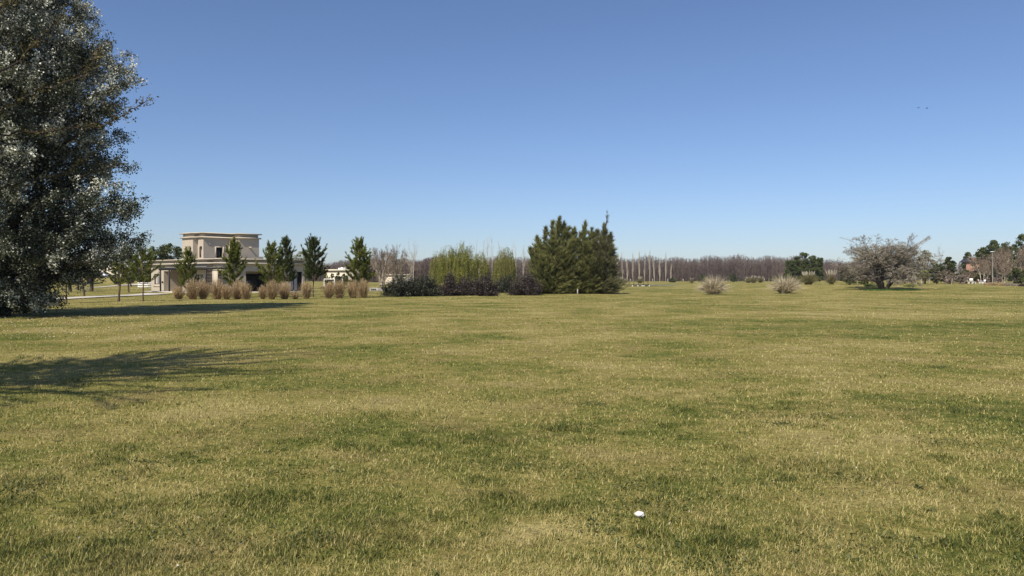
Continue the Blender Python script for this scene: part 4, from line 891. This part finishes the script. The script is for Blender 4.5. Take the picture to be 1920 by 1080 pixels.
# ------------------------------------------------------------------ the far trees and the bare spreading tree
EG = 'dark evergreens standing on the horizon'
for i, (px, yt, hw, lab) in enumerate([(1481, 489, 12, 'lowest dark evergreen on the outer side of its group'), (1494, 482, 10, 'narrow dark evergreen beside the tallest one'), (1507, 474.5, 12, 'tallest dark evergreen of the horizon group'), (1524, 481, 13, 'wide dark evergreen past the tallest one'), (1537, 484, 8, 'small pointed evergreen at the end of its group')]):
    D = 205. + i * 3 % 8; b = at(px, D); lump_tree(rgn(360 + i), EYE - (yt - HZ) / F * D - b[2], hw / F * D, b, lab, 'darkpine', 'evergreen_tree', ncl=58, per=95, ls=.34, base=.06, trunk_r=.2, group=EG, prof=lambda t: np.clip(1.05 - .55 * t, .2, 1) * np.clip(t * 6 + .5, 0, 1), clr=.19)
def bare_spread():
    D = D_(545.5); b = at(1657, D)
    return bare_tree(rgn(371), (545.5 - 445) / F * D, 97 / F * D, b, 'spreading leafless grey tree with several trunks on the mound', 'tree', 'bare_tree', levels=(9, 9, 8, 9), stems=6, stem_ang=.42, ang=(.75, .75, .75, .8), ratio=(.6, .55, .5, .5), trunk_r=.12, twigmat='greytwig', barkm='bark', first=.12, tw=.022, up=.02, wob=.14, lean=(.13, 0), leaf='greytwig', nleaf=9000, lsize=.06)
bs = bare_spread()
def reach():
    """long twiggy shoots that leave the spreading tree's outline"""
    rng = rgn(372); D = D_(545.5); b = at(1657, D); g = Geo(); LN = [[(1640, 482), (1620, 465), (1601, 455), (1588, 449), (1574, 443)], [(1632, 470), (1610, 470), (1596, 464)], [(1700, 520), (1716, 526), (1728, 534)], [(1688, 512), (1706, 524), (1714, 538)], [(1640, 500), (1612, 500), (1592, 506)]]
    for k in range(5): e = rng.normal(0, 4, 2); LN.append([(1680 + e[0], 486), (1698 + e[0], 470 + e[1]), (1716 + e[0], 459 + e[1] * .7), (1731 + e[0], 450 + e[1] * .6), (1742 + e[0] * .8, 442 + e[1] * .8)])
    for pts in LN:
        P = np.array([P3(px, y, D + rng.normal(0, .5)) - b for px, y in pts]); P[1:] += rng.normal(0, .06, P[1:].shape); g.tube(P, np.linspace(.02, .006, len(P)), 4)
        for i in range(110):
            f = rng.random() ** .8 * (len(P) - 1) * .999; j = int(f); q = P[j] + (P[j + 1] - P[j]) * (f - j); ax = unit(P[j + 1] - P[j]); d = unit(ax + rdir(rng, 1)[0] * .75); l = rng.uniform(.15, .6) * (1.1 - .6 * f / len(P)); g.ribbons([q, q + d * l * .5], [q + d * l, q + d * l * .5 + unit(d + rdir(rng, 1)[0]) * l * .5], .02, rng)
    g.build('branches', M['greytwig'], bs)
reach()
for i, (px, y, r, h, n, lab) in enumerate([(1640, 543.6, 1.3, .42, 700, 'tuft of dark green grass at the outer foot of the spreading tree'), (1705, 543.0, .8, .3, 400, 'small dark green tuft under the low shoots of the spreading tree')]):
    g = Geo(); rng = rgn(375 + i)
    for k in range(12): s = Geo(); arcs(s, rng, n // 12, .25, h * 1.3, .5, .4, .02, 3); s.xf(off=(rng.normal(0, r * .5), rng.normal(0, .5), 0)); [g.add(v, f, a) for v, f, a in zip(s.V, s.Q, s.A)]
    tag(g.build('grass_tuft', M['lush'], None, at(px, D_(y))), lab, 'grass tuft', 'lush tufts at the foot of the spreading tree')
g = Geo(); rng = rgn(377); n = 16000; x = rng.uniform(-3.6, 3.6, n); y = rng.uniform(-2.2, .9, n); m = (x / 3.6) ** 2 + ((y + .6) / 1.6) ** 2 < rng.uniform(.3, 1, n); x, y = x[m], y[m]; bb = at(1668, D_(546))
P = np.stack([bb[0] + x, bb[1] + y, gz(bb[0] + x, bb[1] + y)], 1); g.ribbons(P, P + np.stack([rng.normal(0, .05, len(P)), rng.normal(0, .05, len(P)), rng.uniform(.08, .2, len(P))], 1), .05, rng); tag(g.build('lush_grass', M['lush']), 'bright green grass patch under the spreading tree', 'grass', kind='stuff')

# ------------------------------------------------------------------ the wooded side with the red brick house
def far_px(seed, px, yt, hw, D, lab, mat, nm='tree', cat='tree', **kw):
    b = at(px, D); return lump_tree(rgn(seed), EYE - (yt - HZ) / F * D - b[2], hw / F * D, b, lab, mat, nm, cat, **kw)
RGP = 'mixed trees around the red brick house'
far_px(380, 1592, 498, 21, 118, 'round green bush behind the narrow plumed pampas', 'bush', 'bush', 'bush', ncl=50, per=130, ls=.16, base=.05)
far_px(381, 1620, 500, 16, 122, 'lower green bush partly behind the spreading tree', 'bush', 'bush', 'bush', ncl=36, per=110, ls=.16, base=.05)
far_px(382, 1735, 470, 22, 135, 'silvery blossoming tree beside the spreading tree', 'blossom', ncl=56, per=100, ls=.2, base=.15, group=RGP)
far_px(383, 1697, 482, 22, 140, 'pale silvery tree behind the spreading tree', 'blossom', ncl=46, per=80, ls=.2, base=.15, group=RGP)
far_px(384, 1732, 507, 10, 130, 'small yellow green tree with two pale stems', 'willow2', ncl=26, per=80, ls=.16, base=.35, group=RGP)
far_px(385, 1757, 496, 16, 133, 'dull green thicket tree under the bare thin one', 'bush', ncl=40, per=90, ls=.2, base=.1, group=RGP)
far_px(386, 1778, 483, 16, 146, 'rounded olive green tree before the dark slate roof', 'broad', ncl=70, per=150, ls=.24, base=.05, group=RGP)
far_px(387, 1812, 507, 20, 142, 'low olive tree below the red brick wall', 'bush', ncl=56, per=140, ls=.24, base=.05, group=RGP)
b = at(1765, 150.); bare_tree(rgn(388), EYE + (HZ - 461) / F * 150, 12 / F * 150, b, 'thin bare tree showing above the green thicket', 'tree', 'bare_tree', levels=(9, 6, 5), ang=(.5, .5, .5), ratio=(.6, .5, .5), trunk_r=.1, twigmat='twig', tw=.035, up=.12, group=RGP)
PGR = 'tall dark pines behind the bare wood'
for i, (px, yt, hw, D, lab) in enumerate([(1815, 475, 8, 225, 'small dark pine behind the brick chimney'), (1842, 465, 14, 190, 'lower dark pine next to the red brick house'), (1862, 453, 16, 195, 'open crowned dark pine in the middle of the wood'), (1884, 455, 14, 200, 'dark pine behind the street lamp'), (1917, 441, 22, 180, 'tallest dark pine on the edge of the wood'), (1946, 446, 24, 185, 'dark pine beyond the tallest one'), (1985, 440, 26, 180, 'broad dark pine at the far end of the wood')]):
    far_px(400 + i, px, yt, hw * 1.35, D, lab, 'broad', 'pine_tree', 'pine tree', ncl=64, per=130, ls=.36, base=.12, trunk_r=.2, group=PGR)
BGR = 'leafless trees of the wooded edge'
for i, (px, yt, hw, D, lab) in enumerate([(1823, 503, 11, 138, 'slight bare tree forking before the red brick wall'), (1840, 476, 16, 148, 'bare tree with a straight pale trunk beside the white chairs'), (1862, 468, 18, 150, 'bare tree behind the pinkish bush'), (1880, 464, 18, 146, 'bare brown tree with two pale trunks'), (1900, 458, 20, 152, 'tall bare brown tree above the dark green bush'), (1918, 455, 20, 148, 'bare tree at the end of the wood'), (1853, 486, 14, 142, 'short dense bare tree among taller ones'), (1892, 484, 16, 141, 'short bare tree behind the straw edged bed'), (1945, 456, 24, 148, 'wide bare tree past the end of the bed'), (1728, 497, 14, 150, 'bare bushy tree behind the yellow green tree'), (1776, 505, 15, 131, 'brown bare bushy tree beside the pinkish bush'), (1844, 482, 10, 139, 'fine twigged bare tree covering the end of the red brick wall'), (1870, 478, 14, 143, 'bare tree right behind the street lamp'), (1909, 470, 17, 143, 'bare tree close behind the dark green leafy bush'), (1930, 462, 18, 144, 'bare tree at the frame edge before the tallest dark pine'), (1816, 508, 10, 137, 'low bare tree between two pinkish bushes'), (1884, 492, 15, 139, 'low bare tree between the street lamp and the dark green bush')]):
    b = at(px, D); bare_tree(rgn(410 + i), EYE - (yt - HZ) / F * D - b[2], hw / F * D, b, lab, 'tree', 'bare_tree', levels=(12, 8, 6, 6), ang=(.55, .6, .65, .7), ratio=(.58, .55, .5, .5), trunk_r=.11, twigmat='twig', barkm='palebark', tw=.05, up=.06, first=.2, group=BGR)
PB = 'pinkish blossoming bushes along the wooded edge'
for i, (px, D, yt, hw, lab) in enumerate([(1781, 128, 517, 11, 'pinkish bush beside the brown bare bushy tree'), (1803, 127, 514.5, 13, 'widest pinkish bush below the olive tree'), (1849, 126, 519.5, 7, 'small pale pinkish bush beside the white chairs'), (1871, 128, 515.5, 8, 'pinkish bush behind the straw edged bed')]):
    far_px(430 + i, px, yt, hw, D, lab, 'pinkbloom', 'blossoming_bush', 'bush', ncl=34, per=110, ls=.10, base=.08, trunk_r=.05, group=PB)
far_px(436, 1906, 503, 17, 126, 'dark green leafy bush behind the bed at the end of the lawn', 'bush', 'bush', 'bush', ncl=50, per=110, ls=.17, base=.05)
far_px(437, 1935, 500, 22, 127, 'dark green bush past the end of the lawn', 'bush', 'bush', 'bush', ncl=46, per=110, ls=.17, base=.05)
def red_house():
    D = 200.; b = at(1801, D); S = D / F; root = thing('brick_house', b, 'red brick house with dark slate roof half hidden by the wood', 'house', None, radians(-31)); x0, x1 = (1804 - 1795) * S, (1846 - 1795) * S
    zt = EYE + (HZ - 491.5) * S - b[2]; zr = EYE + (HZ - 484) * S - b[2]; g = Geo(); g.box(x0, x1, 0, 7, -.5, zt); g.build('wall', M['redbrick'], root)
    r = Geo(); xa = (1793 - 1795) * S; V = [(x0 - 1.6, -.6, zt + .01), (x1 + .5, -.6, zt + .01), (x1 + .5, 7.6, zt + .01), (x0 - 1.6, 7.6, zt + .01), (x0 - .6, 3.5, zr), (x1, 3.5, zr)]
    r.add(V, [(0, 1, 5, 4), (2, 3, 4, 5)]); r.add(V, [(3, 0, 4), (1, 2, 5)]); r.add(V, [(0, 3, 2, 1)]); rf = r.build('roof', M['slate'], root)
    c = Geo(); cx = (1816 - 1795) * S; c.box(cx - .5, cx + .6, 1.2, 2.2, zt + .3, EYE + (HZ - 484.5) * S - b[2]); c.build('chimney', M['redbrick'], rf)
red_house()
def lamp():
    D = 140.; b = at(1861, D); H = EYE + (HZ - 472) / F * D - b[2]; root = thing('street_lamp', b, 'tall pale street lamp with a flat head in front of the dark pines', 'street lamp')
    g = Geo(); g.tube([(0, 0, 0), (0, 0, H * .5), (0, 0, H - .05)], [.06, .05, .04], 8); g.build('pole', M['greyconcrete'], root); h = Geo(); h.box(-.42, .28, -.13, .13, H - .05, H + .06); h.build('lamp_head', M['white'], root)
lamp()
def chair(px, D, label, sc=1.0, rz=0.):
    root = thing('garden_chair', at(px, D), label, 'chair', 'white garden chairs at the edge of the wood', rz); w = .27 * sc
    g = Geo(); g.box(-w, w, -.25, .25, .40 * sc, .45 * sc); g.build('seat', M['white'], root); k = Geo(); k.add([(-w, .22, .452 * sc), (w, .22, .452 * sc), (w * .9, .34, .98 * sc), (-w * .9, .34, .98 * sc), (-w, .26, .452 * sc), (w, .26, .452 * sc), (w * .9, .38, .98 * sc), (-w * .9, .38, .98 * sc)], [(0, 1, 2, 3), (5, 4, 7, 6), (3, 2, 6, 7), (0, 3, 7, 4), (1, 5, 6, 2), (0, 4, 5, 1)]); k.build('backrest', M['white'], root)
    for sx in (-1, 1):
        for y in (-.23, .20): l = Geo(); l.box(sx * w - .035, sx * w + .035, y - .03, y + .03, 0, .398 * sc); l.build('leg', M['white'], root)
        a = Geo(); a.box(sx * (w + .04) - .03, sx * (w + .04) + .03, -.22, .24, .62 * sc, .66 * sc); a.build('armrest', M['white'], root)
chair(1821, 124, 'largest white garden chair under the forking bare tree', 1.0, 2.6); chair(1825.5, 125, 'small white garden chair close to the largest one', .72, 1.5); chair(1838.5, 124.5, 'white garden chair turned aside near the straight pale trunk', .85, 1.2); chair(1843.5, 125, 'slender white garden chair beside the small pale bush', .8, -1.3)
def bed(px0, px1, D, h, mat, lab, seed, nm='hedge'):
    rng = rgn(seed); x0, x1 = (px0 - 960) / F * D, (px1 - 960) / F * D; b = np.array(((x0 + x1) / 2, D, float(gz((x0 + x1) / 2, D)))); g = Geo(); n = int((x1 - x0) * 1500); x = rng.uniform(-(x1 - x0) / 2, (x1 - x0) / 2, n); y = rng.uniform(-.7, .7, n)
    P = np.stack([x, y, np.zeros(n)], 1); g.ribbons(P, P + np.stack([rng.normal(0, .12, n), rng.normal(0, .12, n), rng.uniform(.4, 1, n) * h], 1), .045, rng); tag(g.build(nm, M[mat], None, b), lab, 'hedge')
bed(1849, 1886, 112, .46, 'reed', 'low straw coloured grass border before the wooded edge', 440, 'grass_border'); bed(1887, 1909, 110, .42, 'greytwig', 'low dark twiggy border past the straw coloured one', 441, 'twig_border'); bed(1912, 1960, 109, .45, 'purple', 'low reddish border at the end of the lawn', 442, 'shrub_border')
for i, (px, D, h, lab) in enumerate([(1743, 126, .95, 'thin pale stake beside the thicket'), (1784.5, 124, 1.0, 'leaning pale stake in front of a pinkish bush')]):
    g = Geo(); g.tube([(0, 0, -.1), (.03, 0, h * .5), (.05 + .1 * i, 0, h)], [.05, .045, .04], 6); tag(g.build('stake', M['post'], None, at(px, D)), lab, 'stake')

# ------------------------------------------------------------------ far buildings and small things behind the reeds
def box_house(nm, px0, px1, yt, D, depth, label, wallm, roofm, wins=()):
    S = D / F; x0, x1 = (px0 - 960) * S, (px1 - 960) * S; b = np.array(((x0 + x1) / 2, D, float(gz((x0 + x1) / 2, D)))); w = (x1 - x0) / 2; zt = EYE - (yt - HZ) * S - b[2]; root = thing(nm, b, label, 'house')
    g = Geo(); g.box(-w, w, 0, depth, -.4, zt - .35); g.build('wall', M[wallm], root); r = Geo(); r.box(-w - .3, w + .3, -.3, depth + .3, zt - .347, zt); rf = r.build('roof', M[roofm], root)
    for (a, c, z0, z1) in wins:
        q = Geo(); q.box(-w + 2 * w * a, -w + 2 * w * c, -.03, -.003, z0, z1); wi = q.build('window', M['wood'], root); e = Geo(); e.box(-w + 2 * w * a + .08, -w + 2 * w * c - .08, -.05, -.033, z0 + .08, z1 - .08); e.build('pane', M['glass'], wi)
    return root, w, zt, depth
r, w, zt, dp = box_house('flat_roofed_house', 609, 664, 505, 158, 7, 'low cream house with a flat roof behind the small goal', 'cream', 'cream', [(.35, .5, .8, 2.0), (.62, .8, .8, 2.0)])
for px, h, s in ((632, .35, .22), (637.5, .45, .38), (643, .55, .18), (646, .6, .2)):
    S = 158 / F; x = (px - 636.5) * S; g = Geo(); g.tube([(x, 2, zt), (x, 2, zt + h * .5), (x, 2, zt + h)], [s, s * 1.05, s * .8], 10); g.build('roof_vent', M['white'], r)
for i, (px, yt, hw, mat, lab) in enumerate([(635, 511, 6, 'bush', 'round green bush against the cream house'), (623, 513, 7, 'broad', 'dark green bush against the cream house next to the goal'), (645, 513, 7, 'broad', 'dark bush at the far corner of the cream house'), (611, 509, 5, 'willow', 'yellow green bush beside the cream house corner'), (618, 526, 6, 'purple', 'small purple bush seen through the goal')]):
    far_px(450 + i, px, yt, hw, 152 - (i == 4) * 6, lab, mat, 'bush', 'bush', ncl=24, per=80, ls=.2, base=.05, trunk_r=.06, group='bushes around the cream house')
def goal():
    D = 128.; S = D / F; root = thing('football_goal', at(617.3, D), 'small white football goal on the grass before the cream house', 'football goal'); w = 9.6 * S; h = EYE - (523.8 - HZ) * S
    for sx in (-1, 1):
        g = Geo(); g.tube([(sx * w, 0, 0), (sx * w, 0, h * .5), (sx * w, 0, h)], .07, 8); g.build('post', M['white'], root); k = Geo(); k.tube([(sx * w, 0, h - .08), (sx * w, .5, h * .5), (sx * w, .9, .03)], .035, 6); k.build('stay', M['white'], root)
    g = Geo(); g.tube([(-w, 0, h), (0, 0, h), (w, 0, h)], .07, 8); g.build('crossbar', M['white'], root)
goal()
bed(600, 668, 120, .35, 'reed', 'low straw hedge on the grass behind the reed clumps', 443, 'grass_border')
def rails():
    D = 108.; S = D / F; root = thing('rail_fence', at(271, D), 'white rail fence beside the corner of the house', 'fence'); a, c = (258 - 271) * S, (285 - 271) * S; b = at(271, D)
    for y in (530.6, 534.2, 537.8): z = EYE - (y - HZ) * S - b[2]; g = Geo(); g.box(a, c, -.03, .03, z - .07, z + .07); g.build('rail', M['white'], root)
    for x in np.linspace(a + .1, c - .1, 4): g = Geo(); g.box(x - .06, x + .06, .033, .14, -.1, EYE - (529.6 - HZ) * S - b[2]); g.build('post', M['white'], root)
rails()
box_house('pale_house', 176, 233, 494, 232, 8, 'far pale house behind the parked car', 'cream', 'cream', [(.2, .32, 1, 2.2), (.55, .7, 1, 2.2)])
box_house('far_cream_house', 722, 766, 514, 190, 7, 'far cream house behind the bare rounded trees', 'cream', 'cream', [(.3, .45, .8, 1.9)])
box_house('grove_house', 1689, 1716, 503, 175, 7, 'pale house glimpsed through the spreading tree', 'cream', 'cream', [(.2, .4, .8, 2.), (.6, .8, .8, 2.)])
def car():
    D = 190.; S = D / F; b = at(189, D); root = thing('parked_car', b, 'silver car parked side on before the far pale house', 'car'); X = np.array([-2.1, -2.05, -1.2, -.55, .75, 1.45, 2.05, 2.1]); Zt = np.array([.55, .82, .9, 1.42, 1.45, .98, .9, .5])
    g = Geo(); n = 8; V = []
    for y in (-.82, .82): V += [(x, y, .28) for x in X] + [(x, y * (.86 if z > 1.1 else 1), z) for x, z in zip(X, Zt)]
    Q = []
    for i in range(n - 1): Q += [(i, i + 1, n + i + 1, n + i), (2 * n + i + 1, 2 * n + i, 3 * n + i, 3 * n + i + 1), (n + i, n + i + 1, 3 * n + i + 1, 3 * n + i), (i + 1, i, 2 * n + i, 2 * n + i + 1)]
    Q += [(0, n, 3 * n, 2 * n), (n - 1, 3 * n - 1, 4 * n - 1, 2 * n - 1)]; g.add(V, Q); g.build('body', M['paint'], root, smooth=False)
    w = Geo(); w.add([(-1.0, -.80, .93), (1.2, -.80, .96), (.72, -.735, 1.38), (-.5, -.735, 1.36)], [(0, 1, 2, 3)]); w.build('window', M['glass'], root)
    for x in (-1.3, 1.3):
        for y in (-.78, .78): t = Geo(); t.tube([(x, y - .1, .32), (x, y, .32), (x, y + .1, .32)], .32, 14); t.build('wheel', M['tyre'], root)
car()
def culvert():
    D = 97.; S = D / F; root = thing('culvert_wall', at(706, D), 'low concrete culvert wall with dark slots at the foot of the bare trees', 'culvert'); g = Geo(); a, c = -14 * S, 22 * S; g.box(a, c, 0, .35, -.2, .45); g.build('wall', M['greyconcrete'], root)
    for k in range(3): h = Geo(); x = (-10 + 3.2 * k) * S; h.box(x, x + 2.3 * S, -.02, -.003, .12, .34); h.build('slot', M['metal'], root)
culvert()
# ------------------------------------------------------------------ the crumpled tissue and the birds
def tissue():
    rng = rgn(500); n, m = 22, 14; g = Geo(); u, v = np.meshgrid(np.linspace(0, 2 * pi, n, endpoint=False), np.linspace(.02, pi - .02, m)); d = np.stack([np.sin(v) * np.cos(u), np.sin(v) * np.sin(u), np.cos(v)], -1)
    r = np.ones_like(u)
    for k in range(22): ax = rdir(rng, 1)[0]; r += rng.uniform(-.24, .24) * np.abs((d @ ax) - rng.uniform(-.7, .7)) ** .8
    r = np.clip(r + rng.normal(0, .09, r.shape), .35, 1.5); V = d * r[..., None] * np.array((.033, .026, .019)); i = np.arange(m - 1)[:, None] * n; j = np.arange(n)[None]; k = (j + 1) % n
    g.add(V.reshape(-1, 3), np.stack([i + j, i + n + j, i + n + k, i + k], -1).reshape(-1, 4)); D = D_(973.); b = at(1201, D); b[2] += .022
    tag(g.build('crumpled_tissue', M['paper'], None, b), 'small crumpled white tissue lying on the grass', 'tissue')
tissue()
for i, (px, y, rz, lab) in enumerate([(1720, 203, .4, 'higher of two tiny dark birds in the blue sky'), (1736, 204, -.5, 'lower of two tiny dark birds in the blue sky')]):
    D = 120.; root = thing('bird', P3(px, y, D), lab, 'bird', 'birds in the sky', rz); g = Geo(); g.tube([(-.17, 0, 0), (-.08, 0, .0), (.05, 0, .01), (.13, 0, .02), (.17, 0, .01)], [.012, .045, .05, .03, .006], 8)
    for s in (-1, 1): g.add([(.06, s * .03, .02), (-.06, s * .03, .02), (-.05, s * .17, .10), (.04, s * .17, .11), (-.07, s * .33, .05)], [(0, 1, 2, 3)]); g.add([(.04, s * .17, .11), (-.05, s * .17, .10), (-.07, s * .33, .05)], [(0, 1, 2)])
    g.build('body', M['bird'], root)

# ------------------------------------------------------------------ the air
def haze():
    g = Geo(); g.box(-900, 900, -40, 640, -1.5, 40)
    m = bpy.data.materials.new('haze'); m.use_nodes = True; t = m.node_tree; t.nodes.remove(t.nodes['Principled BSDF'])
    v = t.nodes.new('ShaderNodeVolumePrincipled'); v.inputs['Density'].default_value = .00016; v.inputs['Color'].default_value = (.78, .86, .95, 1); v.inputs['Anisotropy'].default_value = .3
    t.links.new(v.outputs[0], t.nodes['Material Output'].inputs['Volume'])
    tag(g.build('haze', m), 'thin pale haze over the far field', 'haze', kind='stuff')
haze()
